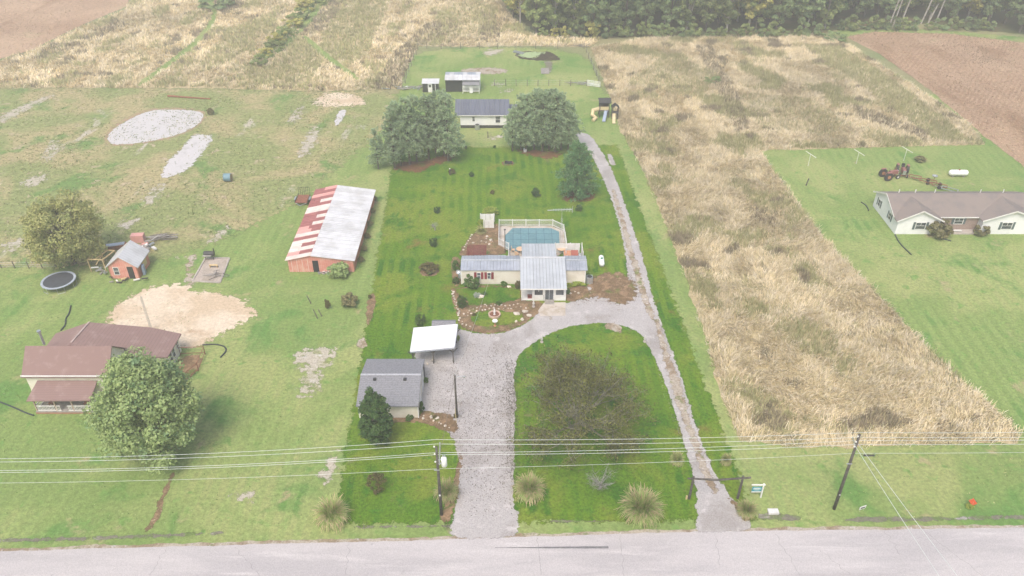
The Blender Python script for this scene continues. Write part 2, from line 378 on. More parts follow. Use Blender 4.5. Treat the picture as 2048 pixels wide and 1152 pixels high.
def soft_sheet(name, poly, z, m, soft, smooth=1, label=None, k=1.0, kind='structure'):
    """sheet whose rim thins out into what lies under it, over +-soft metres"""
    if smooth: poly = smoothpoly(poly, smooth)
    xs = [p[0] for p in poly]; ys = [p[1] for p in poly]
    x0, x1, y0, y1 = min(xs)-2*soft, max(xs)+2*soft, min(ys)-2*soft, max(ys)+2*soft
    g = max(min(.5, soft/1.5), math.sqrt((x1-x0)*(y1-y0)/90000)); nx, ny = int((x1-x0)/g)+2, int((y1-y0)/g)+2
    gx, gy = np.meshgrid(x0+np.arange(nx)*g, y0+np.arange(ny)*g, indexing='ij'); gx, gy = gx.ravel(), gy.ravel()
    d = polydist(gx, gy, poly); e = (np.clip(d/soft, -1.7, 1.7)+1)/2
    I = (np.arange(nx-1)[:, None]*ny+np.arange(ny-1)[None]).ravel(); q = np.stack([I, I+ny, I+ny+1, I+1], 1)
    keep = (d[q] > -1.7*soft).any(1); q = q[keep]; used = np.unique(q); mp = np.zeros(nx*ny, int); mp[used] = np.arange(len(used)); q = mp[q]
    me = bpy.data.meshes.new(name); me.vertices.add(len(used)); me.vertices.foreach_set('co', np.stack([gx[used], gy[used], np.full(len(used), z)], 1).astype(np.float32).ravel())
    me.loops.add(q.size); me.loops.foreach_set('vertex_index', q.ravel().astype(np.int32)); me.polygons.add(len(q)); me.polygons.foreach_set('loop_start', np.arange(0, q.size, 4, dtype=np.int32)); me.update(calc_edges=True)
    at = me.attributes.new('edge', 'FLOAT', 'POINT'); at.data.foreach_set('value', (e[used]*2.2-.6).astype(np.float32))
    me.materials.append(softmat(m, k)); o = bpy.data.objects.new(name, me); C.objects.link(o); o['kind'] = kind
    if label: o['label'] = label
    return o
def inpoly(X, Y, poly):
    r = np.zeros(len(X), bool); n = len(poly)
    for i in range(n):
        x1, y1 = poly[i]; x2, y2 = poly[(i+1) % n]
        if y1 == y2: continue
        c = ((y1 > Y) != (y2 > Y)) & (X < (x2-x1)*(Y-y1)/(y2-y1)+x1)
        r ^= c
    return r
def scatter(poly, dens, rng=RNG):
    xs = [p[0] for p in poly]; ys = [p[1] for p in poly]
    n = int((max(xs)-min(xs))*(max(ys)-min(ys))*dens)
    X = rng.uniform(min(xs), max(xs), n); Y = rng.uniform(min(ys), max(ys), n)
    k = inpoly(X, Y, poly); return X[k], Y[k]

def rectp(x0, y0, x1, y1): return [(x0, y0), (x1, y0), (x1, y1), (x0, y1)]
sheet('ground', rectp(-520, -150, 520, 560), -.02, M_ground, 1000, 0)
# neighbours' mown grass covers the whole near land
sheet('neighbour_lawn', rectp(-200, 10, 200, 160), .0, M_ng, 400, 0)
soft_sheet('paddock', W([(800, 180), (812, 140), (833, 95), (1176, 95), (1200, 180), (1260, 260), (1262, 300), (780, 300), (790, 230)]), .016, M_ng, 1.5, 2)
soft_sheet('pasture', W([(-250, 180), (0, 178), (400, 176), (610, 184), (800, 180), (792, 235), (720, 300), (670, 340), (600, 400), (470, 470), (380, 500), (300, 525), (150, 530), (0, 535), (-250, 540)]), .012, M_pasture, 3, 1)
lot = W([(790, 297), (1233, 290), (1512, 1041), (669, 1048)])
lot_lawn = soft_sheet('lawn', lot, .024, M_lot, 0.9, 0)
# road
road_px = [(-300, 1110), (0, 1103), (450, 1091), (930, 1078), (1400, 1063), (1750, 1060), (2048, 1055), (2350, 1052)]
far = W(road_px); near = [(x, y-5.4) for x, y in far]
sheet('road_shoulder', [(x, y+.35) for x, y in far]+[(x, y-5.75) for x, y in reversed(far[0:])], .012, M_gravel2, .4, .22)
sheet('road', far+list(reversed(near)), .03, M_road, .5, .10)
a, b = G(990, 1095.5), G(1217, 1095.2)
sheet('tar_strip', [(a[0], a[1]-.06), (b[0], b[1]-.13), (b[0], b[1]+.13), (a[0], a[1]+.02)], .040, mat('tar_seal', (.13, .125, .13), (.18, .175, .18), 3, .7), .3, .03)
a = G(560, 1102); b = G(-60, 1127)
# cracks in the asphalt: thin dark slivers
cr = MB()
for x0, y0, x1, y1 in [(1550, 1068, 1600, 1152), (1850, 1064, 1965, 1152), (1770, 1062, 1800, 1110), (1240, 1072, 1248, 1152), (1075, 1076, 1082, 1150), (470, 1095, 520, 1152), (330, 1100, 300, 1152), (1430, 1066, 1440, 1130), (700, 1088, 690, 1150), (1640, 1100, 1700, 1150)]:
    p = Vector((*G(x0, y0), 0)); q = Vector((*G(x1, y1), 0)); N = 22; prev = None
    for i in range(N+1):
        t = i/N; c = p.lerp(q, t)+Vector((noise.noise(Vector((x0, t*6, 0)))*.35, 0, 0)); ww = .012+.012*random.random()
        cur = ((c.x-ww, c.y, .036), (c.x+ww, c.y, .036))
        if prev: cr.add([prev[0], prev[1], cur[1], cur[0]], [(0, 1, 2, 3)])
        prev = cur
o = cr.build('road_cracks', mat('crack_dirt', (.25, .235, .23), None, 3, .9)); o['kind'] = 'structure'
# verge and ditch
soft_sheet('ditch', W([(-200, 1083), (0, 1078), (200, 1074), (280, 1069), (400, 1066), (445, 1063), (445, 1068), (280, 1077), (0, 1084), (-200, 1089)]), .02, M_ditch, 0.3, 1)
soft_sheet('ditch', W([(660, 1052), (930, 1050), (900, 1054), (700, 1057)]), .02, M_ditch, 0.3, 1)
soft_sheet('ditch', W([(1100, 1039), (1235, 1036), (1260, 1041), (1100, 1046)]), .03, M_ditch, 0.3, 1)
soft_sheet('ditch', W([(1520, 1025), (1575, 1028), (1618, 1038), (1560, 1042), (1515, 1038)]), .02, M_ditch, 0.3, 1)
soft_sheet('ditch', W([(1680, 1040), (1740, 1033), (1850, 1036), (2048, 1030), (2200, 1028), (2200, 1035), (2048, 1038), (1850, 1042), (1720, 1044)]), .02, M_ditch, 0.3, 1)
soft_sheet('runoff_channel', W([(282, 1070), (310, 1030), (318, 1000), (332, 970), (345, 945), (350, 946), (340, 972), (326, 1003), (322, 1030), (298, 1064)]), .02, M_bed, 0.3, 1)
for i, p in enumerate([[(600, 700), (650, 696), (672, 700), (655, 730), (640, 740), (630, 790), (600, 790), (615, 730), (590, 730)], [(650, 930), (668, 905), (676, 915), (660, 960), (646, 950)], [(470, 990), (500, 985), (510, 992), (490, 998)]]):
    soft_sheet('worn_patch', W(p), .018, M_worn, 2.0, 1)
# gravel drive
soft_sheet('gravel_drive', W([(893, 1079), (905, 1050), (915, 980), (918, 905), (900, 862), (850, 845), (838, 790), (842, 735), (828, 712), (826, 690), (905, 655), (955, 668), (1005, 668), (1045, 652), (1070, 634), (1075, 618), (1140, 606), (1178, 592), (1172, 572), (1188, 560), (1212, 552), (1240, 552), (1258, 560), (1245, 470), (1222, 395), (1196, 335), (1176, 298), (1150, 278), (1152, 264), (1180, 268), (1196, 293), (1216, 322), (1240, 380), (1266, 455), (1292, 540), (1314, 625), (1345, 705), (1372, 785), (1395, 865), (1424, 940), (1455, 985), (1490, 1030), (1512, 1064), (1388, 1066), (1394, 1040), (1394, 1005), (1050, 1005), (1036, 1025), (1036, 1045), (1040, 1075)]), .036, M_gravel, 0.35, 2)
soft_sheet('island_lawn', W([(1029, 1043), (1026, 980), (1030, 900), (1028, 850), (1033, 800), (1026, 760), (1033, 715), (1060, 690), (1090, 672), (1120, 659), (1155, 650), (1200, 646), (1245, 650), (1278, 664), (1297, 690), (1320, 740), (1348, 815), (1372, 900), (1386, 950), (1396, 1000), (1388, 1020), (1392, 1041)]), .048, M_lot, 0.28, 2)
o = soft_sheet('lane_median', W([(1308, 640), (1316, 640), (1334, 700), (1362, 770), (1378, 830), (1398, 890), (1420, 950), (1440, 985), (1425, 990), (1404, 950), (1384, 890), (1362, 830), (1340, 770)]), .048, M_gravel2, 0.5, 1)
soft_sheet('lane_median', W([(1222, 378), (1230, 380), (1252, 450), (1276, 530), (1296, 600), (1312, 640), (1300, 640), (1284, 600), (1264, 530), (1242, 450)]), .047, M_gravel2, .45, 1)
soft_sheet('worn_ground', W([(1178, 562), (1200, 548), (1232, 545), (1262, 552), (1278, 600), (1235, 612), (1205, 592), (1185, 598), (1150, 602), (1140, 595), (1180, 585)]), .046, M_bed, 1, 1)
0 and sheet('lane_puddle', W([(1225, 560), (1250, 562), (1262, 590), (1240, 596), (1215, 580)]), .05, M_gravel2, .3, .3, 1)
soft_sheet('puddle', W([(1214, 307), (1224, 310), (1228, 322), (1232, 330), (1222, 332), (1216, 320)]), .04, M_gravel, 0.35, 1)
soft_sheet('puddle', W([(1210, 648), (1236, 647), (1246, 662), (1240, 668), (1225, 660), (1208, 657)]), .056, M_gravel2, 0.35, 1)
sheet('patio', W([(1088, 606), (1131, 605), (1131, 632), (1080, 633), (1076, 622)]), .055, M_concrete, .5, .02)
# planting beds
bed_main = W([(905, 500), (935, 470), (955, 462), (1000, 452), (1003, 512), (920, 520), (918, 545), (925, 600), (920, 640), (948, 655), (998, 660), (1040, 645), (1068, 618), (1088, 602), (1175, 592), (1175, 568), (1044, 600), (1040, 578), (923, 570), (910, 552), (904, 530)])
soft_sheet('garden_bed', W([(903, 572), (1045, 572), (1045, 602), (1088, 604), (1086, 618), (1068, 634), (1045, 650), (1010, 665), (960, 668), (918, 655), (914, 625), (905, 600)]), .046, M_bed, 0.4, 1)
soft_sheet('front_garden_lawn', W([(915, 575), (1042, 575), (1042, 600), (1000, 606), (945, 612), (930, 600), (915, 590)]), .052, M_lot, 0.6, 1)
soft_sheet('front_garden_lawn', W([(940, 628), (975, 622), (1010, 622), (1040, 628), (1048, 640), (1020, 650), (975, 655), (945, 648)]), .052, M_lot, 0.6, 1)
soft_sheet('rear_garden_bed', W([(918, 505), (935, 478), (955, 462), (985, 450), (999, 446), (999, 482), (1012, 492), (1012, 512), (920, 515)]), .036, M_bed, 0.4, 1)
soft_sheet('side_garden_bed', W([(900, 515), (922, 515), (922, 575), (908, 575), (902, 545)]), .036, M_bed, 0.4, 1)
soft_sheet('garage_bed', W([(720, 838), (840, 834), (840, 822), (905, 828), (918, 862), (905, 866), (870, 855), (845, 843), (800, 846), (722, 848)]), .046, M_bed, 0.4, 1)
soft_sheet('east_bed', W([(1130, 575), (1175, 572), (1180, 590), (1150, 602), (1131, 604)]), .05, M_bed, 0.3, 1)
soft_sheet('grass_verge_soil', W([(905, 985), (918, 905), (924, 905), (916, 990), (900, 1045), (870, 1046)]), .044, M_bed, 0.45, 1)
soft_sheet('grass_verge_soil', W([(1452, 985), (1490, 1030), (1500, 1040), (1488, 1042), (1460, 1005)]), .044, M_bed, 0.45, 1)
soft_sheet('bush_bed', W([(838, 546), (845, 533), (868, 531), (880, 543), (872, 552), (848, 553)]), .04, M_bed, 0.3, 1)
soft_sheet('boundary_bed', W([(738, 592), (748, 586), (752, 600), (744, 640), (734, 655), (732, 620)]), .04, M_bed, 0.4, 1)
soft_sheet('boundary_bed', W([(716, 680), (730, 675), (735, 690), (722, 700), (714, 692)]), .04, M_gravel2, 0.4, 1)
soft_sheet('pine_straw', W([(785, 338), (800, 325), (850, 322), (880, 312), (905, 305), (912, 312), (895, 325), (860, 332), (845, 345), (822, 345)]), .036, M_straw, 1.2, 1)
soft_sheet('pine_straw', W([(1025, 300), (1060, 300), (1110, 303), (1125, 306), (1110, 318), (1070, 315)]), .036, M_straw, 1.2, 1)
soft_sheet('pine_straw', W([(1120, 392), (1150, 380), (1185, 385), (1190, 398), (1160, 405), (1130, 402)]), .033, M_straw, 1.2, 1)
# neighbours' bare ground, pads, ponds
soft_sheet('mud_patch', W([(205, 640), (240, 605), (290, 578), (340, 568), (375, 570), (380, 582), (440, 588), (492, 600), (494, 612), (516, 630), (480, 648), (440, 668), (420, 680), (390, 700), (300, 690)]), .02, M_mud, 1.4, 1)
soft_sheet('tyre_track', W([(370, 570), (378, 520), (372, 512), (395, 508), (388, 522), (384, 560), (400, 570)]), .016, M_gravel2, 1, 1)
for p in [[(420, 480), (450, 455), (456, 458), (430, 485)], [(640, 190), (680, 184), (725, 195), (735, 210), (690, 213), (620, 212)], [(575, 245), (600, 212), (612, 214), (590, 246)], [(600, 300), (625, 255), (640, 255), (625, 295), (600, 320)], [(100, 280), (125, 290), (105, 320), (90, 322)], [(40, 370), (60, 355), (95, 350), (85, 365), (55, 375)],
          [(285, 405), (305, 380), (325, 365), (320, 390), (300, 410)], [(0, 490), (40, 480), (70, 465), (60, 485), (20, 505)], [(0, 230), (60, 205), (120, 185), (60, 215), (0, 250)], [(230, 450), (262, 438), (278, 442), (250, 458)]]:
    soft_sheet('worn_patch', W(p), .024, M_worn if p[0][0] not in (640,) else M_mud, 2.0, 1)
o = soft_sheet('pond_bank', W([(208, 288), (212, 262), (255, 232), (300, 217), (345, 215), (398, 218), (416, 228), (400, 252), (362, 272), (300, 286), (240, 294)]), .02, mat('reddish_bank', (.33, .22, .15), (.24, .24, .09), 1, .9), 0.6, 1)
soft_sheet('pond_water', W([(214, 287), (219, 263), (260, 238), (300, 221), (342, 219), (394, 221), (410, 230), (396, 250), (360, 269), (300, 283), (242, 290)]), .03, M_wet, 0.35, 1)
soft_sheet('flooded_hollow', W([(322, 358), (332, 325), (355, 308), (384, 272), (398, 268), (430, 272), (420, 286), (392, 322), (372, 342), (345, 352)]), .03, M_wet, 0.9, 1)
soft_sheet('puddle', W([(668, 250), (676, 222), (694, 218), (688, 236), (674, 252)]), .03, M_wet, 0.35, 1)
rock = []
# pond debris
X, Y = scatter(W([(225, 280), (230, 262), (270, 238), (345, 224), (395, 226), (395, 245), (350, 265), (290, 278)]), .8)
P = np.stack([X, Y, np.full(len(X), .045)], 1)
o = obj_from(arr_mesh('pond_weed', leaf_quads(P, np.tile([[0, 0, 1.]], (len(P), 1)), .22, .5), 4, mat('pond_weed_green', (.13, .15, .08))), 'pond_weed'); o['kind'] = 'stuff'
soft_sheet('lily_pond', W([(1028, 108), (1048, 102), (1078, 104), (1098, 103), (1112, 110), (1122, 119), (1108, 122), (1060, 121), (1036, 116)]), .024, M_pondd, 0.5, 1)
soft_sheet('pond_outflow', W([(1088, 118), (1104, 118), (1104, 145), (1092, 144)]), .022, M_ditch, 0.6, 1)
soft_sheet('duckweed_mat', W([(1034, 107), (1058, 103), (1092, 105), (1078, 110), (1070, 117), (1045, 115)]), .036, M_algae, 1.3, 1)
a = G(968, 142); soft_sheet('burn_scar', [(a[0]+5.2*math.cos(t)*1.0, a[1]+2.2*math.sin(t)) for t in np.linspace(0, 6.1, 14)], .02, M_gravel2, 1.2, 1)
for p in [[(985, 168), (1000, 166), (1008, 170), (990, 173)], [(1000, 180), (1022, 176), (1028, 182), (1005, 185)], [(980, 273), (1003, 270), (1000, 278), (978, 280)], [(970, 100), (1010, 98), (1000, 108), (965, 112)]]:
    soft_sheet('worn_patch', W(p), .024, M_worn, 2.0, 1)
# concrete pad with block rim
sheet('block_pad', W([(385, 563), (411, 517), (459, 517), (440, 566)]), .03, ground_mat('pad_gravel', (.40, .34, .29), [((.32, .27, .22), .6, .45, .65)], fine=(4, .3)), .5, .03)

# crop and rough fields
FR = [(1183, 96), (1218, 190), (1242, 262), (1290, 345), (1332, 450), (1378, 570), (1432, 745), (1478, 880), (1600, 895), (2032, 885), (2040, 868), (1962, 795), (1855, 695), (1765, 600), (1650, 480), (1590, 400), (1518, 302), (1700, 296), (1938, 290), (1968, 290), (1940, 250), (1860, 195), (1790, 150), (1700, 92), (1640, 72), (1300, 76)]
sheet('rough_field', W(FR), .03, M_tan, .8, .5)
BR = [(1692, 74), (1750, 64), (1900, 68), (2048, 86), (2500, 110), (2500, 420), (2110, 380), (2046, 332), (1968, 272), (1862, 182), (1760, 108)]
soft_sheet('field_edge_grass', W([(1655, 66), (1700, 58), (1880, 60), (1990, 70), (2300, 96), (2300, 110), (2048, 88), (1900, 69), (1750, 66), (1695, 76)]), .034, M_ng, 1.5, 1)
sheet('soybean_field', W(BR), .04, M_brownfield, .8, .3)
FL = [(-420, 182), (0, 176), (400, 176), (612, 183), (800, 178), (815, 135), (836, 93), (1180, 93), (1200, 80), (1060, 70), (1015, 20), (1000, -60), (262, -60), (262, 0), (250, 20), (150, 60), (70, 100), (0, 122), (-420, 160)]
sheet('rough_field', W(FL), .03, M_tan, 1.2, .6)
BL = [(-500, 150), (0, 118), (65, 100), (150, 56), (255, 12), (266, -60), (-500, -60)]
sheet('soybean_field', W(BL), .036, M_brownfield, 1.2, .4)
soft_sheet('field_track', W([(268, 172), (330, 128), (385, 85), (420, 45), (425, 20), (400, -10), (395, -60), (408, -60), (418, -10), (436, 22), (430, 48), (395, 92), (340, 132), (282, 172)]), .04, M_ng, 0.8, 1)
sheet('forest_floor', W([(1000, -80), (1012, 10), (1045, 45), (1082, 72), (1300, 74), (1640, 68), (1700, 54), (1850, 48), (1990, 64), (2300, 90), (2600, -80)]), .03, ground_mat('forest_floor_litter', (.07, .085, .03), [((.12, .1, .05), .2, .45, .65)]), 1, .8)

# ------------------------------------------------------------------ rough-field grass (bent blades, real geometry)
def vnoise(X, Y, s, seed):
    return np.array([noise.noise(Vector((x*s, y*s, seed))) for x, y in zip(X, Y)])
TAN = np.array([[.70, .58, .36], [.76, .65, .45], [.62, .53, .31], [.78, .69, .52]])
GRN = np.array([[.44, .43, .22], [.38, .38, .18], [.48, .44, .25]])
BRN = np.array([[.25, .21, .15], [.31, .25, .18], [.28, .25, .16]])
BRT = np.array([[.20, .34, .10], [.24, .38, .12], [.16, .27, .1]])
def field_tufts(name, label, poly_px, dens, blades, hgt, wid, zones, lean=1.0, excl=(), band=None):
    X, Y = scatter(W(poly_px), dens)
    for e in excl: k = ~inpoly(X, Y, W(e)); X, Y = X[k], Y[k]
    n = len(X)
    fr = vnoise(X, Y, .10, 3.); mid = vnoise(X, Y, .26, 9.); ang = vnoise(X, Y, .11, 21.)*5+vnoise(X, Y, .35, 5.)*2.2; mat_ = vnoise(X, Y, .045, 14.)
    kind = np.zeros(n, int)
    if band:
        (ax, ay), (bx_, by_), per, am = band; L_ = math.hypot(bx_-ax, by_-ay); u_ = ((X-ax)*(by_-ay)-(Y-ay)*(bx_-ax))/L_; fr = fr+am*np.sin(6.283*(u_+2.5*mat_)/per)
    kind[(fr+.5*mid+RNG.normal(0, .10, n)) > .30] = 1; kind[(mid+.4*mat_+RNG.normal(0, .06, n)) > .46] = 2
    for zp, k, pr in zones:
        s = inpoly(X, Y, W(zp)) & (RNG.random(n) < pr); kind[s] = k
    Vs, Cs = [], []
    pal = [TAN, GRN, BRN, BRT]
    basec = np.array([pal[k][RNG.integers(len(pal[k]))] for k in kind])*RNG.uniform(.86, 1.14, (n, 1))
    basec *= (1+.28*mat_[:, None]+.18*mid[:, None]); upr = np.where(kind == 0, 1.0, .35)
    for b in range(blades):
        a = ang+RNG.normal(0, .95, n)*np.where(kind == 0, 1, 3); ln = hgt*RNG.uniform(.6, 1.2, n)*np.where(kind == 0, 1, .95)
        L = lean*upr*RNG.uniform(.35, 1.15, n)
        bx = X+RNG.normal(0, .22, n); by = Y+RNG.normal(0, .22, n)
        dx, dy = np.cos(a), np.sin(a)
        p0 = np.stack([bx, by, np.full(n, .02)], 1)
        t1 = np.stack([dx*np.sin(L*.6), dy*np.sin(L*.6), np.cos(L*.6)], 1)
        t2 = np.stack([dx*np.sin(L*1.35), dy*np.sin(L*1.35), np.cos(L*1.35)], 1)
        p1 = p0+t1*(ln*.5)[:, None]; p2 = p1+t2*(ln*.55)[:, None]; p2[:, 2] = np.maximum(p2[:, 2], .1)
        tw = a+math.pi/2+RNG.normal(0, .6, n); s = np.stack([np.cos(tw), np.sin(tw), np.zeros(n)], 1)*wid
        Vs.append(np.stack([p0-s, p0+s, p1+s*.9, p1-s*.9], 1).reshape(-1, 3)); Vs.append(np.stack([p1-s*.9, p1+s*.9, p2+s*.35, p2-s*.35], 1).reshape(-1, 3))
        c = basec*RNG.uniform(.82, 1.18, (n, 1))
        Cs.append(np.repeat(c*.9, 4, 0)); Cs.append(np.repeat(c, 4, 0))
    o = obj_from(arr_mesh(name, np.concatenate(Vs), 4, leafmat('dry_grass', None, None, attr=True, transl=.25), np.concatenate(Cs)), name)
    return tag(o, label, 'tall grass', None, 'stuff')
TRK = [[(268, 172), (330, 128), (385, 85), (420, 45), (425, 20), (400, -10), (395, -60), (408, -60), (418, -10), (436, 22), (430, 48), (395, 92), (340, 132), (282, 172)], [(603, 74), (612, 70), (662, 113), (722, 158), (712, 162), (652, 119)], [(595, 62), (605, 66), (640, 20), (690, -60), (680, -60), (628, 15)]]
for e in TRK[1:]: soft_sheet('field_track', W(e), .04, M_ng, .6, 1)
zr = [([(1390, 95), (1420, 90), (1480, 200), (1500, 260), (1470, 270), (1440, 190)], 2, .45), ([(1600, 90), (1680, 95), (1790, 165), (1890, 240), (1935, 285), (1870, 285), (1780, 215), (1700, 160)], 1, .8),
      ([(1700, 210), (1760, 230), (1860, 270), (1850, 285), (1790, 260), (1720, 240)], 2, .6), ([(1480, 190), (1620, 200), (1700, 250), (1650, 275), (1520, 260)], 1, .35),
      ([(1830, 850), (2030, 830), (2035, 885), (1850, 888)], 2, .2), ([(1490, 410), (1560, 430), (1545, 460), (1500, 440)], 2, .35), ([(1250, 170), (1330, 110), (1440, 150), (1400, 200)], 1, .5)]
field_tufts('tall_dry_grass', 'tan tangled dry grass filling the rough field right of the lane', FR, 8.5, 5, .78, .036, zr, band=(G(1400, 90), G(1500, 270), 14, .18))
zl = [([(515, 170), (598, 60), (652, 113), (615, 180)], 1, .85), ([(640, 60), (680, -20), (800, -40), (735, 110), (690, 140), (650, 105)], 1, .8), ([(398, 130), (460, 60), (560, 20), (540, 60), (470, 120), (400, 150)], 1, .75),
      ([(740, 182), (790, 110), (850, 50), (905, 40), (920, 60), (835, 95), (800, 180)], 2, .7), ([(600, 65), (640, 0), (690, -40), (740, -60), (650, 60), (605, 80)], 2, .6), ([(150, 80), (230, 40), (262, 50), (180, 85)], 2, .6), ([(100, 90), (200, 85), (120, 110), (60, 125)], 2, .45),
      ([(405, 0), (470, -10), (490, 12), (450, 30), (410, 25)], 2, .9), ([(500, 130), (560, 60), (640, -10), (690, -30), (620, 50), (560, 110)], 3, .75), ([(960, 20), (1000, 40), (1000, 85), (960, 85)], 2, .5), ([(430, 165), (520, 140), (520, 180), (430, 178)], 1, .5), ([(860, 20), (960, 0), (1000, 50), (900, 80)], 1, .45)]
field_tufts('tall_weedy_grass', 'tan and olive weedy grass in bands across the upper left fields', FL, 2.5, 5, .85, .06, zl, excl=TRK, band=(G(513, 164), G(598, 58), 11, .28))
def tussocks(name, label, poly, dens, size, pal, z=.03):
    X, Y = scatter(poly, dens); pt = vnoise(X, Y, .09, 44.)+.6*vnoise(X, Y, .4, 4.); k = RNG.random(len(X)) < np.clip(.5+1.3*pt, .04, 1); X, Y, pt = X[k], Y[k], pt[k]
    n = len(X); P = np.stack([X, Y, RNG.uniform(z, z+size*.45, n)], 1); N = unit(RNG.normal(size=(n, 3))*.8+np.array([0, -.3, .7]))
    col = np.repeat(pal[RNG.integers(len(pal), size=n)]*RNG.uniform(.75, 1.25, (n, 1)), 4, 0)
    return tag(obj_from(arr_mesh(name, leaf_quads(P, N, size, .5), 4, leafmat('dry_grass', None, None, attr=True), col), name), label, 'grass', None, 'stuff')
PASTP = np.array([[.16, .21, .07], [.24, .26, .10], [.32, .29, .15], [.13, .19, .05], [.40, .35, .22]])
tussocks('pasture_tussocks', 'short rough grass tussocks over the mottled left pasture', W([(-20, 182), (400, 180), (612, 186), (780, 184), (780, 235), (715, 298), (665, 338), (600, 395), (470, 465), (380, 495), (300, 520), (-20, 532)]), 5, .17, PASTP)
tussocks('lawn_tussocks', 'coarser grass tufts in the lawn of the left neighbour', W([(-20, 540), (160, 535), (430, 640), (560, 700), (620, 900), (640, 1045), (-20, 1070)]), 4, .09, PASTP*np.array([.8, 1, .8]))
tussocks('lawn_tussocks', 'coarser grass tufts along the right hand verge', W([(1500, 905), (2060, 905), (2060, 1040), (1540, 1040)]), 6, .09, PASTP*np.array([.9, 1, .8]))
# low crop stubs
def crop(name, label, poly_px, dens, h, rowrot, pal):
    X, Y = scatter(W(poly_px), dens); c, s = math.cos(rowrot), math.sin(rowrot)
    u = X*c+Y*s; v = -X*s+Y*c; u = np.round(u/.95)*.95+RNG.normal(0, .1, len(u)); X = u*c-v*s; Y = u*s+v*c
    n = len(X); Pn = np.stack([X, Y, RNG.uniform(.1, h, n)], 1); N = unit(RNG.normal(size=(n, 3))*.7+np.array([0, -.2, .8]))
    V = leaf_quads(Pn, N, .13, .8); col = np.repeat(pal[RNG.integers(len(pal), size=n)]*RNG.uniform(.75, 1.2, (n, 1))*(1+.5*vnoise(X, Y, .06, 2.)[:, None]), 4, 0)
    return tag(obj_from(arr_mesh(name, V, 4, leafmat('dry_grass', None, None, attr=True), col), name), label, 'crop', None, 'stuff')
SOY = np.array([[.42, .29, .19], [.48, .33, .22], [.37, .26, .17], [.44, .34, .21]])
crop('soybean_crop', 'dry brown soybean rows in the upper right field', BR, 8, .5, .30, SOY)
crop('soybean_crop', 'dry brown soybean crop in the upper left corner field', [(-60, 120), (65, 100), (150, 56), (255, 12), (266, -20), (-60, -20)], 2.5, .5, -.5, SOY)

# ------------------------------------------------------------------ building helpers
def part(mb, name, m, root, **k): return mb.build(name, m, root, **k)
def gable_house(root, x0, x1, y0, y1, ze, zr, wall, roof, oh=.3, axis='x', th=.12, roofname='roof', sides=True, z0=0, wall_side=None, rake=.25, split=True):
    t = .14
    if axis == 'x':
        ym = (y0+y1)/2
        part(MB().box(((x0+x1)/2, y0+t/2, (z0+ze)/2), (x1-x0, t, ze-z0)), 'wall', wall, root); part(MB().box(((x0+x1)/2, y1-t/2, (z0+ze)/2), (x1-x0, t, ze-z0)), 'wall', wall, root)
        for xx, s in ((x0+.003, 1), (x1-.003, -1)):
            part(MB().prism([(xx, y0+t+.002, z0), (xx, y1-t-.002, z0), (xx, y1-t-.002, ze), (xx, ym, zr-.05), (xx, y0+t+.002, ze)], (s*t, 0, 0)), 'wall', wall_side or wall, root)
        k = (zr-ze)/(ym-y0); zo = ze-k*oh+.04
        part(MB().slab([(x0-rake, y0-oh, zo), (x1+rake, y0-oh, zo), (x1+rake, ym-.002, zr+.04), (x0-rake, ym-.002, zr+.04)], th), roofname, roof, root)
        part(MB().slab([(x0-rake, ym+.002, zr+.04), (x1+rake, ym+.002, zr+.04), (x1+rake, y1+oh, zo), (x0-rake, y1+oh, zo)], th), roofname, roof, root)
    else:
        xm = (x0+x1)/2
        part(MB().box((x0+t/2, (y0+y1)/2, (z0+ze)/2), (t, y1-y0, ze-z0)), 'wall', wall_side or wall, root); part(MB().box((x1-t/2, (y0+y1)/2, (z0+ze)/2), (t, y1-y0, ze-z0)), 'wall', wall_side or wall, root)
        for yy, s in ((y0+.003, 1), (y1-.003, -1)):
            part(MB().prism([(x0+t+.002, yy, z0), (x1-t-.002, yy, z0), (x1-t-.002, yy, ze), (xm, yy, zr-.05), (x0+t+.002, yy, ze)], (0, s*t, 0)), 'wall', wall, root)
        k = (zr-ze)/(xm-x0); zo = ze-k*oh+.04
        for q in ([(x0-oh, y0-rake, zo), (xm-.002, y0-rake, zr+.04), (xm-.002, y1+rake, zr+.04), (x0-oh, y1+rake, zo)], [(xm+.002, y0-rake, zr+.04), (x1+oh, y0-rake, zo), (x1+oh, y1+rake, zo), (xm+.002, y1+rake, zr+.04)]):
            part(MB().slab(q, th), roofname, roof, root)
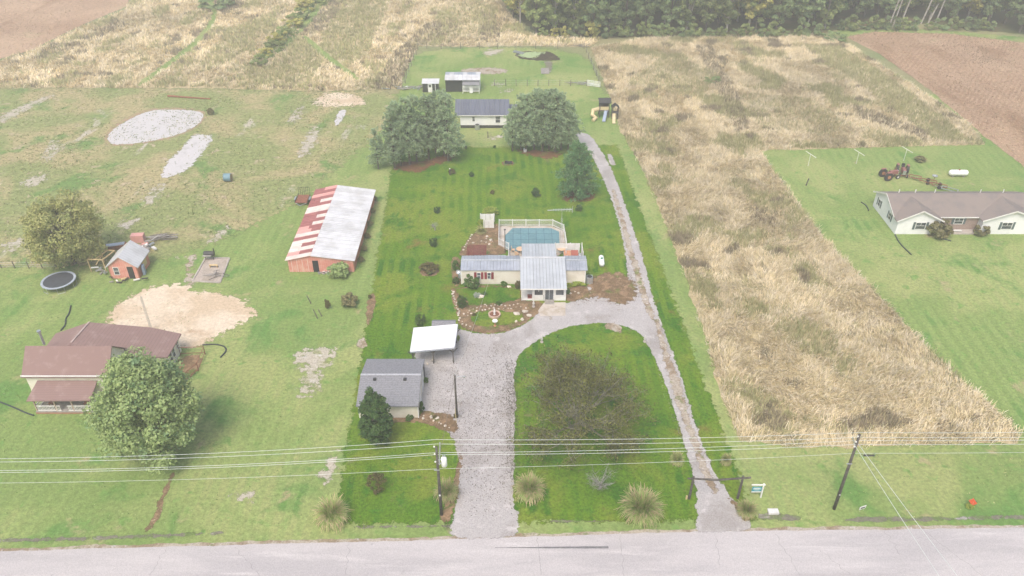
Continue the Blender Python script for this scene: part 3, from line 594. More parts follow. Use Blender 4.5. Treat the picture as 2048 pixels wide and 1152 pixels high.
def window(root, c, wd, ht, face='y', shutter=None, sash=True, frame=None):
    """c: centre on the wall plane; face 'y' looks to -y, 'x+' to +x, 'x-' to -x"""
    f = frame or M_wvinyl; b = .07 if wd > .6 else .04; mb = MB(); x, y, z = c
    d = {'y': (0, -1), 'x+': (1, 0), 'x-': (-1, 0)}[face]; ux, uy = (1, 0) if face == 'y' else (0, 1)
    def bx(mb, u, v, w_, h_, th, out):
        return mb.box((x+ux*u+d[0]*out, y+uy*u+d[1]*out, z+v), (w_ if ux else th, w_ if uy else th, h_))
    bx(mb, -wd/2, 0, b, ht+b, .06, .03); bx(mb, wd/2, 0, b, ht+b, .06, .03); bx(mb, 0, ht/2, wd-b-.004, b, .06, .03); bx(mb, 0, -ht/2, wd-b-.004, b, .06, .03)
    if sash: bx(mb, 0, 0, wd-b-.004, .05, .05, .026)
    if wd > 1.1: bx(mb, 0, ht/4+.01, .05, ht/2-.1, .045, .024)
    wo_ = mb.build('window', f, root)
    g = MB(); bx(g, 0, 0, wd-b-.01, ht-b-.01, .02, .012); g.build('pane', M_glass, wo_)
    if shutter:
        for s in (-1, 1):
            g = MB(); sw = .34
            bx(g, s*(wd/2+.06+sw/2), 0, sw, ht+.1, .04, .022)
            for k in range(5): bx(g, s*(wd/2+.06+sw/2), -ht/2+.15+k*(ht-.3)/4, sw-.08, .05, .02, .05)
            g.build('shutter', shutter, root)
def panels(root, q0, q1, q2, q3, n, m, name='roof_panel', th=.05, ribs=2, rib=.03):
    """metal sheets side by side from edge q0-q3 to edge q1-q2, each with standing ribs running up the slope"""
    q0, q1, q2, q3 = map(Vector, (q0, q1, q2, q3)); mats = m if isinstance(m, list) else [m]
    for i in range(n):
        a, b = i/n, (i+1)/n-.002
        c = [q0.lerp(q1, a), q0.lerp(q1, b), q3.lerp(q2, b), q3.lerp(q2, a)]
        mb = MB().slab(c, th)
        for k in range(ribs):
            t = (k+.02)/ribs; u0, u1 = c[0].lerp(c[1], t), c[3].lerp(c[2], t)
            e = (c[1]-c[0]).normalized()*.05
            mb.add([u0+Vector((0, 0, .002)), u0+e+Vector((0, 0, .002)), u0+e*.5+Vector((0, 0, rib)), u1+Vector((0, 0, .002)), u1+e+Vector((0, 0, .002)), u1+e*.5+Vector((0, 0, rib))],
                   [(0, 1, 2), (3, 5, 4), (0, 2, 5, 3), (1, 4, 5, 2), (0, 3, 4, 1)])
        mb.build(name, mats[i % len(mats)], root)

# ------------------------------------------------------------------ main house (single-wide with sunroom addition)
t = thing('mobile_home', 'long cream home with silver metal roof and maroon shutters beside the pool', 'house', (1.5, 90, 0))
x0, x1, y0, y1 = -6.9, 10.0, 90.1, 93.5
part(MB().box(((x0+x1)/2, y0+.07, 1.16), (x1-x0, .14, 2.32)), 'wall', M_siding, t); part(MB().box(((x0+x1)/2, y1-.07, 1.16), (x1-x0, .14, 2.32)), 'wall', M_siding, t)
for xx, s in ((x0+.003, 1), (x1-.003, -1)): part(MB().prism([(xx, y0+.142, 0), (xx, y1-.142, 0), (xx, y1-.142, 2.3), (xx, 91.85, 2.66), (xx, y0+.142, 2.3)], (s*.14, 0, 0)), 'wall', M_siding, t)
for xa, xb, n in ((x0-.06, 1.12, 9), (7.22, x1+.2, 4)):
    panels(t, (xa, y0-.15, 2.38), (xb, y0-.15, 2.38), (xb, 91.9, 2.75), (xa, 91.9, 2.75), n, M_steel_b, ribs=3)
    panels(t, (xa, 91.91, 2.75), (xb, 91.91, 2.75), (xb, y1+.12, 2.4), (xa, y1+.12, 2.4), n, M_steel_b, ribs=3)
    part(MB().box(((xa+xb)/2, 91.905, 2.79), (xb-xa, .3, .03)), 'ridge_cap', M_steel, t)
[part(MB().box((xx, y0-.012, 1.16), (.14, .03, 2.3)), 'corner_trim', M_wvinyl, t) for xx in (x0+.02, x1-.08)]
[part(MB().box((xx, y0-.012, .2), (ww, .02, .03)), 'skirting_trim', M_greywood, t) for xx, ww in ((x0/2+.6, 8), (8.6, 2.6))]
for px in (958, 978.5): window(t, (G(px, 552)[0]*.985, y0, 1.42), .46, 1.0, shutter=M_maroon)
part(MB().box((x0-.22, 90.9, .9), (.35, .5, .6)), 'meter_box', M_galv, t)
# addition: front sunroom with big roof
ax0, ax1, ay = 1.1, 7.2, 86.3
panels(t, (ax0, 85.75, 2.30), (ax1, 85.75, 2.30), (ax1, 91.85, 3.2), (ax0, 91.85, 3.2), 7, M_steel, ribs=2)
part(MB().box(((ax0+ax1)/2, 91.9, 3.23), (ax1-ax0+.05, .35, .05)), 'ridge_cap', M_wroof, t)
part(MB().box(((ax0+ax1)/2, 85.72, 2.2), (ax1-ax0, .05, .16)), 'gutter', M_wvinyl, t)
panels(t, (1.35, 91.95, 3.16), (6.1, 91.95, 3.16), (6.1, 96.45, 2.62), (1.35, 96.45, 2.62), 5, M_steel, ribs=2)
for xx in (2.8, 4.25, 5.6, 7.0): part(MB().box((xx, ay, 1.12), (.22, .16, 2.2)), 'column', M_wvinyl, t)
part(MB().box((3.525, ay, .42), (1.2, .1, .82)), 'sunroom_panel', M_wvinyl, t); part(MB().box((6.3, ay, .42), (1.15, .1, .82)), 'sunroom_panel', M_wvinyl, t)
window(t, (3.525, ay-.03, 1.42), 1.15, 1.05, sash=False); window(t, (6.3, ay-.03, 1.42), 1.1, 1.05, sash=False)
d = part(MB().box((4.38, ay, 1.1), (.05, .08, 2.1)).box((4.92, ay, 1.1), (.06, .08, 2.1)).box((5.46, ay, 1.1), (.05, .08, 2.1)).box((4.92, ay, 2.14), (1.1, .08, .06)).box((4.92, ay, .1), (1.1, .08, .1)), 'sliding_door', M_galv, t)
part(MB().box((4.65, ay+.02, 1.1), (.48, .03, 1.98)), 'pane', M_glass, d); part(MB().box((5.19, ay-.01, 1.1), (.48, .03, 1.98)), 'pane', M_glass, d)
part(MB().box((4.95, ay-.35, .12), (1.25, .5, .24)).box((4.95, ay-.75, .06), (1.25, .3, .12)), 'step', M_greywood, t)
part(MB().tube([(4.2, ay-.6, 0), (4.2, ay-.6, .9), (4.2, ay-.1, 1.0)], .025), 'handrail', M_black, t)
part(MB().box((2.05, 88.2, .08), (1.6, 3.8, .16)), 'porch_floor', M_wvinyl, t)
part(MB().box((1.3, ay-.02, 1.2), (.1, .1, 2.3)), 'column', M_wvinyl, t)
part(MB().box((1.28, 88.2, .55), (.04, 3.7, .06)).box((1.28, 88.2, .3), (.03, 3.7, .04)), 'porch_rail', M_wvinyl, t)
part(MB().box((ax1-.12, 88.2, 1.15), (.12, 3.7, 2.3)), 'wall', M_wvinyl, t); part(MB().box((2.78, 88.2, 1.15), (.12, 3.7, 2.3)), 'wall', M_wvinyl, t)
for xx in (1.5, 5.95): part(MB().box((xx, 96.2, 1.3), (.14, .14, 2.6)), 'column', M_wvinyl, t)
[part(MB().box((xx, 94.8, 1.3), (.1, 2.4, 2.6)), 'screen_wall', M_wvinyl, t) for xx in (1.45, 6.0)]
part(MB().box((-3.1, 94.0, 1.9), (4.4, 1.0, .06)), 'awning', M_steel_b, t)
w_ = thing('porch_bench', 'small red brown chest standing on the white porch', 'chest', (2.35, 86.7, .16)); part(MB().box((2.35, 86.7, .36), (.55, .35, .4)), 'chest_body', M_redwood, w_); part(MB().box((2.35, 86.7, .58), (.6, .4, .05)), 'lid', M_redwood, w_)
w_ = thing('ac_unit', 'grey air conditioner unit beside the right end of the cream home', 'air conditioner', (10.6, 90.6, 0)); part(MB().box((10.6, 90.6, .5), (.85, .85, .9)), 'casing', M_galv, w_); part(MB().lathe([(.02, .96), (.33, .96), (.36, .98), (.33, 1.0), (.02, 1.0)], 14, (10.6, 90.6, 0)), 'fan_grille', M_black, w_)
# hot tub yard
t = thing('privacy_fence', 'white vinyl privacy screen around the patio right of the pool', 'fence', (8.5, 97.8, 0))
for i in range(5): part(MB().box((6.55+i*.72, 98.0, .9), (.70, .05, 1.6)), 'panel', M_wvinyl, t)
for i in range(3): part(MB().box((10.05, 96.05+i*.66, .9), (.05, .62, 1.6)), 'panel', M_wvinyl, t)
for p in ((6.2, 98.0), (8.4, 98.0), (10.05, 98.0), (10.05, 95.6)): part(MB().box((*p, .9), (.12, .12, 1.8)), 'fence_post', M_wvinyl, t)
t = thing('hot_tub', 'square hot tub with folded red cover inside the white screen', 'hot tub', (8.4, 96.6, 0))
part(MB().box((8.4, 96.6, .4), (2.1, 1.5, .8)), 'tub_shell', M_greywood, t); part(MB().box((7.9, 96.6, .86), (1.0, 1.55, .1)), 'cover', M_terra, t); part(MB().box((8.95, 96.6, .9), (1.0, 1.55, .12)), 'cover', mat('red_tub_cover', (.34, .10, .07)), t)
t = thing('barrel_grill', 'round grey covered grill beside the red hot tub', 'grill', (9.75, 96.3, 0)); part(MB().lathe([(.0, .6), (.3, .62), (.33, .8), (.2, 1.0), (0, 1.03)], 12, (9.7, 96.3, 0)), 'kettle', M_galv, t)
for k in range(3): part(MB().tube([(9.7+.25*math.cos(k*2.1), 96.3+.25*math.sin(k*2.1), 0), (9.7+.15*math.cos(k*2.1), 96.3+.15*math.sin(k*2.1), .62)], .02), 'leg', M_black, t)
# small white enclosure
t = thing('bin_enclosure', 'small open white vinyl enclosure left of the pool', 'fence', (-3.8, 103.5, 0))
xa, ya = G(959, 458); xb, yb = G(986, 458)
for i in range(3): part(MB().box((xa+.5+i*.72, ya+2.2, .7), (.69, .05, 1.35)), 'panel', M_wvinyl, t)
for i in range(2): part(MB().box((xb+.1, ya+.75+i*.95, .7), (.05, .88, 1.35)), 'panel', M_wvinyl, t)
for i in range(2): part(MB().box((xb-.28-i*.68, ya+.3, .7), (.66, .05, 1.35)), 'panel', M_wvinyl, t)
for p in ((xa+.1, ya+2.2), (xb+.1, ya+2.2), (xb+.1, ya+.3), (xb-1.4, ya+.3)): part(MB().box((*p, .73), (.12, .12, 1.45)), 'fence_post', M_wvinyl, t)
# pergola
t = thing('pergola', 'dark red slatted pergola beside the back of the home', 'pergola', (-5.5, 95.5, 0))
px0, px1, py0, py1 = -6.4, -3.6, 94.2, 96.9
for p in ((px0+.15, py0), (px1-.15, py0), (px0+.15, py1-.2), (px1-.15, py1-.2)): part(MB().box((*p, 1.0), (.12, .12, 2.0)), 'post', M_redwood, t)
for xx in (px0+.5, px0+1.0, px0+1.5, px0+2.0, px0+2.4): part(MB().box((xx, (py0+py1)/2, 2.05), (.07, py1-py0, .12)), 'beam', M_redwood, t)
for i in range(9): part(MB().box(((px0+px1)/2, py0+.1+i*.31, 2.15), (px1-px0, .10, .07)), 'slat', M_redwood, t)

# ------------------------------------------------------------------ pool
deckz = .10
o = MB().prism([(p[0], p[1], 0) for p in [(-1.95, 105.6), (6.15, 105.6), (7.75, 104.2), (7.9, 99.6), (6.9, 97.5), (6.1, 96.8), (1.3, 96.4), (1.2, 93.7), (-.45, 93.7), (-.5, 98.9), (-1.95, 100.2)]], (0, 0, deckz)).build('pool_deck', M_concrete); tag(o, 'tan concrete deck around the covered pool', kind='structure')
t = thing('swimming_pool', 'eight sided swimming pool under a teal safety cover', 'pool', (3, 102, deckz))
oct_ = [(-1.0, 99.2), (-1.0, 102.8), (.1, 104.9), (5.9, 104.9), (7.1, 103.8), (7.0, 100.4), (5.6, 98.2), (.2, 98.2)]
part(MB().prism([(x, y, deckz+.003) for x, y in [(x*1.04-.1, (y-101.5)*1.05+101.5) for x, y in oct_]], (0, 0, .06)), 'coping', mat('pale_coping', (.5, .43, .34)), t)
def clip_rect(poly, x0, x1, y0, y1):
    def cl(ps, f, g):
        out = []
        for i in range(len(ps)):
            a, b = ps[i], ps[(i+1) % len(ps)]; fa, fb = f(a), f(b)
            if fa >= 0: out.append(a)
            if (fa >= 0) != (fb >= 0): k = fa/(fa-fb); out.append((a[0]+(b[0]-a[0])*k, a[1]+(b[1]-a[1])*k))
        return out
    for f in (lambda p: p[0]-x0, lambda p: x1-p[0], lambda p: p[1]-y0, lambda p: y1-p[1]):
        poly = cl(poly, f, None)
        if len(poly) < 3: return None
    return poly
for i in range(7):
    for j in range(4):
        a = -1.0+i*1.16; b = 98.2+j*1.675
        q = clip_rect(oct_, a+.03, a+1.13, b+.03, b+1.645)
        if q and len(q) > 2: part(MB().prism([(x, y, deckz+.07+random.uniform(0, .01)) for x, y in q], (0, 0, .03)), 'cover_panel', M_cover, t)
st = MB()
for i in range(8): a = -1.0+i*1.16; st.box((a, 101.55, deckz+.08), (.085, 6.4, .05))
for j in range(5): st.box((3.05, 98.2+j*1.675, deckz+.08), (7.7, .085, .045))
part(MB().prism([(x, y, deckz+.065) for x, y in oct_], (0, 0, .02)), 'cover_strap', M_strap, t)
# fence of the pool
t = thing('pool_fence', 'low white lattice fence around the covered pool', 'fence', (3, 105, 0))
path = [(-.5, 94.0), (-.45, 98.9), (-1.95, 100.3), (-1.95, 105.7), (6.2, 105.7), (7.8, 104.2), (7.95, 99.6), (7.7, 96.6)]
for i in range(len(path)-1):
    a, b = Vector((*path[i], 0)), Vector((*path[i+1], 0)); n = max(1, round((b-a).length/1.9))
    for k in range(n):
        p, q = a.lerp(b, k/n), a.lerp(b, (k+1)/n); u = Vector((0, 0, 1)); d = (q-p).normalized()*.07
        part(MB().box((*p[:2], .62), (.11, .11, 1.24)), 'fence_post', M_wvinyl, t)
        [part(MB().beam(p+d+u*hh, q-d+u*hh, .06, .09), 'rail', M_wvinyl, t) for hh in (1.12, .22)]
        lat = MB(); m_ = 14
        for s in range(m_): pp = (p+d).lerp(q-d, (s+.5)/m_); lat.box((pp.x, pp.y, .67), (.035, .035, .8))
        tag(part(lat, 'pickets', M_wvinyl, t), kind='stuff')
part(MB().box((path[-1][0], path[-1][1], .62), (.11, .11, 1.24)), 'fence_post', M_wvinyl, t)
def roundtable(x, y, lab):
    t = thing('patio_table', lab, 'table', (x, y, deckz))
    part(MB().lathe([(0, .72), (.6, .72), (.62, .74), (.6, .76), (0, .76)], 18, (x, y, deckz)), 'tabletop', mat('peach_resin', (.62, .42, .27)), t)
    for k in range(4): part(MB().tube([(x+.35*math.cos(k*1.57), y+.35*math.sin(k*1.57), deckz), (x+.2*math.cos(k*1.57), y+.2*math.sin(k*1.57), deckz+.72)], .03), 'leg', M_wvinyl, t)
roundtable(1.2, 97.9, 'round peach patio table at the left corner of the deck')
roundtable(7.1, 98.0, 'round tan patio table at the right corner of the deck')
def chair(x, y, rz, lab):
    t = thing('patio_chair', lab, 'chair', (x, y, deckz), rz, 'patio chairs by the pool'); m = mat('peach_resin', (.62, .42, .27))
    MB().box((0, 0, .42), (.48, .48, .05)).build('seat', m, t, False); MB().box((0, .24, .7), (.48, .05, .55)).build('backrest', m, t, False)
    for a in (-1, 1):
        for b in (-1, 1): MB().box((a*.21, b*.21, .2), (.05, .05, .4)).build('leg', m, t, False)
chair(.15, 98.2, 1.7, 'peach resin chair left of the round patio table'); chair(.7, 97.0, 2.8, 'peach resin chair in front of the round patio table'); chair(2.1, 98.6, -.8, 'peach resin chair behind the round patio table')
# antenna mast
mx, my = G(1121.5, 487)
t = thing('tv_antenna', 'tall lattice mast with a long comb shaped television antenna', 'antenna', (mx, my, 0))
mb = MB()
for k in range(3):
    a = k*2.094; mb.tube([(mx+.2*math.cos(a), my+.2*math.sin(a), 0), (mx+.14*math.cos(a), my+.14*math.sin(a), 4.3)], .018, 5)
for i in range(12):
    z = .2+i*.34
    for k in range(3):
        a, b = k*2.094, (k+1)*2.094; mb.tube([(mx+.18*math.cos(a), my+.18*math.sin(a), z), (mx+.17*math.cos(b), my+.17*math.sin(b), z+.34)], .01, 4)
part(mb, 'mast', M_galv, t); part(MB().tube([(mx, my, 4.2), (mx, my, 5.75)], .03), 'pole', M_galv, t)
bx = MB().tube([(mx-2.1, my, 5.6), (mx+1.5, my+.1, 5.7)], .05, 6)
part(bx, 'boom', M_galv, t)
for i, s in enumerate(np.linspace(-1.2, 1.5, 13)):
    L = .35+.45*(i/12); part(MB().tube([(mx+s, my-L*.7, 5.62+.02-L*.0), (mx+s, my+L*.7, 5.7)], .028, 4), 'element', M_galv, t)
part(MB().box((mx+1.5, my+.1, 5.68), (.04, .12, 1.1)), 'reflector', M_galv, t)
lx, ly = G(1010, 505)
t = thing('light_pole', 'slim dark pole standing at the left edge of the pool deck', 'pole', (lx, ly, 0)); part(MB().tube([(lx, ly, 0), (lx, ly, 3.8)], [.07, .05], 8), 'shaft', M_pole, t); part(MB().box((lx, ly, 3.85), (.3, .15, .12)), 'lamp', M_black, t)
# propane tanks
def tank(x, y, rz, L, r, lab, dome=M_galv):
    t = thing('propane_tank', lab, 'propane tank', (x, y, 0), rz)
    pr = [(0.0, -L/2)]+[(r*math.sin(a), -L/2+r*.8-r*.8*math.cos(a)) for a in np.linspace(.25, 1.57, 6)]+[(r*math.sin(a), L/2-r*.8-r*.8*math.cos(a)) for a in np.linspace(1.57, 2.9, 6)]+[(0, L/2)]
    m = MB().lathe(pr, 18); m.v = [(v[2], v[1], v[0]+r+.22) for v in m.v]; m.build('tank_body', M_tankw, t, False, True)
    MB().lathe([(0, 2*r+.38), (.14, 2*r+.36), (.17, 2*r+.22), (.17, 2*r+.15)], 12).build('valve_dome', dome, t, False, True)
    for s in (-1, 1): MB().box((s*L*.28, 0, .14), (.18, r*1.5, .28)).build('foot', M_greywood, t, False)
x, y = G(1204, 537); tank(x, y+1.1, R_(88), 2.3, .38, 'white propane tank with green dome on grass right of the home', mat('green_dome', (.03, .2, .12)))
x, y = G(1914.5, 353); tank(x, y, R_(-2), 3.2, .5, 'large white propane tank on the lawn behind the ranch house', M_rust)

# ------------------------------------------------------------------ garage, carport, shed
t = thing('garage', 'cream garage with grey shingle gable roof near the drive', 'garage', (-13.5, 64.2, 0))
gx0, gx1, gy0, gy1 = -16.75, -10.25, 64.15, 71.2
gable_house(t, gx0, gx1, gy0, gy1, 2.25, 3.15, M_siding_w if False else M_siding, M_shingle, oh=.45, axis='x', roofname='roof_slope', rake=.12)
part(MB().box((-13.5, (gy0+gy1)/2, 3.215), (6.75, .3, .03)), 'ridge_cap', M_shingle_l, t)
for px in (749.5, 810): xx = G(px, 758, 3.1)[0]; part(MB().box((xx, 67.0, 3.15), (.32, .3, .2)), 'roof_vent', M_black, t)
for yy in (66.0, 69.2): part(MB().box((gx1+.03, yy, 1.0), (.05, 1.9, 1.95)), 'garage_door', M_wvinyl, t)
part(MB().box((gx1+.08, 70.65, 1.0), (.05, .7, 1.9)), 'door', M_black, t)
part(MB().box((gx0+.02, gy0-.02, 1.1), (.12, .05, 2.2)).box((gx1-.02, gy0-.02, 1.1), (.12, .05, 2.2)), 'corner_trim', M_wvinyl, t)
t = thing('wall_reel', 'round hose reel hanging on the side of the cream garage', 'hose reel', (-10.05, 65.2, 1.0)); part(MB().tube([(-10.08, 65.2+.28*math.cos(a), 1.0+.28*math.sin(a)) for a in np.linspace(0, 6.28, 13)], .05, 5), 'hose', M_black, t); part(MB().box((-10.13, 65.2, 1.0), (.06, .3, .3)), 'bracket', M_galv, t)
t = thing('carport', 'open carport with flat white metal roof on dark posts', 'carport', (-9.3, 75.2, 0))
panels(t, (-11.97, 72.75, 2.38), (-6.78, 73.4, 2.5), (-6.62, 77.7, 2.65), (-11.95, 77.0, 2.6), 6, M_wcar, ribs=1, rib=.02)
part(MB().beam((-11.95, 72.72, 2.25), (-6.78, 73.36, 2.36), .05, .18), 'fascia', M_steel_b, t); part(MB().beam((-6.74, 73.4, 2.36), (-6.6, 77.65, 2.52), .05, .18), 'fascia', M_steel_b, t)
for p in ((-11.7, 73.0), (-9.35, 73.4), (-7.0, 73.55), (-11.7, 76.7), (-9.3, 77.0), (-6.85, 77.3)):
    part(MB().box((*p, 1.13), (.13, .13, 2.26)), 'post', M_pole, t)
    for s in (-1, 1): part(MB().beam((p[0], p[1], 1.6), (p[0]+s*.55, p[1]+s*.06, 2.2), .08), 'brace', M_pole, t)
t = thing('small_shed', 'small low shed with curved grey shingle roof behind the carport', 'shed', (-8.4, 79.5, 0))
sx0, sy0 = -9.1, 78.6
gable_house(t, -9.9, -7.1, 78.5, 80.3, 1.25, 1.75, M_siding, M_shingle, oh=.12, axis='x', roofname='roof_slope', rake=.08)
# poles
def upole(x, y, h, lab, r=.16):
    t = thing('utility_pole', lab, 'utility pole', (x, y, 0)); MB().tube([(0, 0, 0), (0, 0, h*.5), (0, 0, h)], [r, r*.87, r*.7], 10).build('pole', M_pole, t, False, True); return t
P1, P2, PY = G(883, 1030), G(1668, 1018), G(914, 835)
t = upole(*P1, 9.3, 'dark wooden utility pole carrying a grey transformer by the drive')
MB().tube([(.15, 0, 7.0), (.35, -.1, 9.9)], .07, 8).build('riser_pin', M_galv, t, False)
MB().lathe([(0, 6.95), (.22, 6.95), (.27, 7.0), (.27, 7.9), (.2, 8.05), (0, 8.1)], 16, (.62, -.1, 0)).build('transformer', M_tankw, t, False, True)
MB().tube([(.55, -.1, 8.05), (.55, -.1, 8.4)], [.06, .04], 8).tube([(.72, -.1, 8.05), (.72, -.1, 8.4)], [.06, .04], 8).build('bushing', M_galv, t, False)
MB().box((.28, -.05, 7.7), (.4, .1, .1)).box((.28, -.05, 7.2), (.4, .1, .1)).build('bracket', M_galv, t, False)
for zz in (9.35, 8.4, 7.4): MB().lathe([(0, 0), (.06, 0), (.09, .06), (.06, .14), (0, .16)], 8, (-.18, -.1, zz)).build('insulator', M_wvinyl, t, False)
MB().box((-.1, -.12, 6.4), (.5, .08, .08)).build('crossarm', M_galv, t, False)
MB().box((0, -.17, 3.0), (.15, .03, .2)).build('pole_tag', M_wvinyl, t, False)
t = upole(*P2, 10.1, 'tall dark utility pole on the right hand verge beside the rough field')
MB().box((-.1, -.12, 6.45), (.5, .08, .08)).build('crossarm', M_galv, t, False)
for zz in (9.9, 9.2, 8.6): MB().lathe([(0, 0), (.06, 0), (.09, .06), (.06, .14), (0, .16)], 8, (-.18, -.1, zz)).build('insulator', M_wvinyl, t, False)
MB().tube([(-.1, 0, 8.8), (-.55, .1, 9.7)], .045, 6).build('guy_arm', M_galv, t, False)
MB().box((0, -.15, 2.2), (.12, .03, .12)).build('pole_tag', M_wvinyl, t, False)
t = upole(*PY, 6.1, 'short dark service pole standing on the gravel beside the garage', .13)
MB().tube([(0, 0, 5.7), (.35, 0, 5.95), (.9, 0, 6.0)], .03, 6).build('lamp_arm', M_galv, t, False); MB().lathe([(0, 5.8), (.12, 5.85), (.1, 6.0), (0, 6.05)], 10, (1.0, 0, 0)).build('lamp_head', M_galv, t, False, True)
MB().tube([(0, 0, 5.9), (0, 0, 6.3)], .03, 6).build('service_head', M_galv, t, False)
# wires
def wire(lab, segs, r=.022, m=M_wire):
    pts = []
    for (a, b, sag) in segs:
        a, b = Vector(a), Vector(b)
        for i in range(17):
            s = i/16; pts.append(a.lerp(b, s)-Vector((0, 0, 4*sag*s*(1-s))))
    tag(MB().tube(pts, r, 5).build('overhead_wire', m), lab, 'wire', 'overhead wires along the road')
PL, PR = (-60, 49.6), (74, 52.4)
def run(lab, zs, dy, r=.018, sag=(.9, .35, .35)):
    q = [(PL[0], PL[1]+dy, zs[0]), (P1[0], P1[1]+dy, zs[1]), (P2[0], P2[1]+dy, zs[2]), (PR[0], PR[1]+dy, zs[3])]
    wire(lab, [(q[0], q[1], sag[0]), (q[1], q[2], sag[1]), (q[2], q[3], sag[2])], r)
run('farthest top wire strung along the road', (8.9, 9.95, 10.1, 10.2), .25)
run('second top wire just below the farthest one along the road', (8.8, 9.65, 9.75, 9.8), 0)
run('upper wire of the middle pair along the road', (7.6, 8.45, 9.25, 9.4), .1)
run('lower wire of the middle pair along the road', (7.5, 8.35, 8.9, 9.0), -.05)
run('thin lowest telephone wire along the road', (5.9, 6.45, 7.7, 7.6), 0, .014, (.6, .25, .2))
wire('guy wire from the right pole across the road, left one of two', [((P2[0]-.3, P2[1], 9.0), (33.6, 36, 8.0), .1)]); wire('guy wire from the right pole across the road, right one of two', [((P2[0]+.1, P2[1]-.1, 9.0), (35.2, 36, 8.0), .1)])
wire('service wire from transformer pole to the garage yard pole', [((P1[0]+.1, P1[1], 7.6), (PY[0], PY[1], 6.1), .25)], .02, M_post)
wire('service wire from the yard pole to the cream home', [((PY[0], PY[1], 6.1), (-2.6, 90.0, 2.6), .5)], .015, M_galv)
t = thing('splice_case', 'black cable splice case hanging under the telephone wire', 'cable box', (P2[0]+1.2, P2[1], 7.4)); part(MB().tube([(P2[0]+1.0, P2[1], 7.42), (P2[0]+2.0, P2[1], 7.42)], .09, 10), 'case', M_black, t); part(MB().tube([(P2[0]+1.0, P2[1], 7.42), (P2[0]+.95, P2[1], 7.62)], .02, 5).tube([(P2[0]+2.0, P2[1], 7.42), (P2[0]+2.05, P2[1], 7.62)], .02, 5), 'clip', M_galv, t)
# plastic marker on the guy wire
wire('yellow ground guard rising beside the yard pole', [((PY[0]-.02, PY[1]-.9, 0), (PY[0]-.1, PY[1]-.7, 2.0), 0)], .03, M_yellow)

# entrance gate
g1, g2 = G(1378, 998), G(1475, 997)
t = thing('gateway', 'rustic dark log gateway spanning the right gravel lane', 'gate', (*g1, 0))
part(MB().tube([(*g1, 0), (g1[0]+.05, g1[1], 3.2)], [.14, .12], 8), 'gate_post', M_pole, t); part(MB().tube([(*g2, 0), (g2[0]+.05, g2[1], 3.2)], [.14, .12], 8), 'gate_post', M_pole, t)
part(MB().tube([(g1[0]-.5, g1[1], 2.95), ((g1[0]+g2[0])/2, g1[1], 2.75), (g2[0]+.8, g2[1], 3.0)], [.09, .11, .1], 8), 'crossbeam', M_pole, t)
t = thing('gate_ornament', 'small pale ornament leaning beside the left gate post', 'ornament', (g1[0]-.2, g1[1]-.1, 0)); part(MB().box((g1[0]-.3, g1[1]-.1, .35), (.16, .1, .5)), 'board', M_wood, t)
# real estate sign
sx, sy = G(1521, 995)
t = thing('estate_sign', 'white post with hanging teal real estate sign by the gateway', 'sign', (sx, sy, 0))
part(MB().box((sx, sy, 1.0), (.12, .12, 2.0)), 'post', M_wvinyl, t); part(MB().box((sx-.5, sy, 1.82), (1.35, .1, .1)), 'arm', M_wvinyl, t)
pn = part(MB().box((sx-.58, sy-.02, 1.25), (.95, .03, .62)), 'sign_panel', M_teal, t)
part(MB().box((sx-.58, sy-.04, 1.42), (.6, .012, .05)).box((sx-.58, sy-.04, 1.3), (.75, .012, .09)).box((sx-.58, sy-.04, 1.14), (.5, .012, .04)), 'lettering', M_wvinyl, pn)
part(MB().box((sx-.58, sy-.02, .86), (.95, .03, .13)), 'sign_rider', M_wvinyl, t)
sx, sy = G(1723, 1022); t = thing('yard_sign', 'small white yard sign with black print on the verge', 'sign', (sx, sy, 0)); part(MB().box((sx, sy, .5), (.75, .03, .42), .35), 'sign_board', M_wvinyl, t); part(MB().box((sx, sy-.03, .5), (.5, .012, .16), .35), 'lettering', M_black, t)
for s in (-1, 1): part(MB().tube([(sx+s*.2, sy+s*.07, 0), (sx+s*.2, sy+s*.07, .3)], .012, 5), 'stake', M_galv, t)
sx, sy = G(1942, 1014); t = thing('marker_sign', 'tilted orange red sign standing in weeds on the right verge', 'sign', (sx, sy, 0)); part(MB().beam((sx-.35, sy, 1.1), (sx+.25, sy, .35), .04, .5), 'sign_board', M_orangered, t); part(MB().beam((sx-.3, sy, 1.16), (sx+.3, sy+.02, .75), .03, .12), 'sign_edge', M_gshut, t); part(MB().tube([(sx, sy, 0), (sx, sy, .8)], .025, 6), 'stake', M_galv, t)
sx, sy = G(1546, 1025); t = thing('utility_vault', 'low pale concrete utility lid in the grass near the gateway', 'utility box', (sx, sy, 0)); part(MB().box((sx, sy, .12), (1.0, .6, .24)), 'lid', mat('pale_concrete', (.6, .59, .56)), t)
part(MB().lathe([(0, .25), (.07, .27), (0, .29)], 8, (sx, sy, 0)), 'knob', M_wvinyl, t)

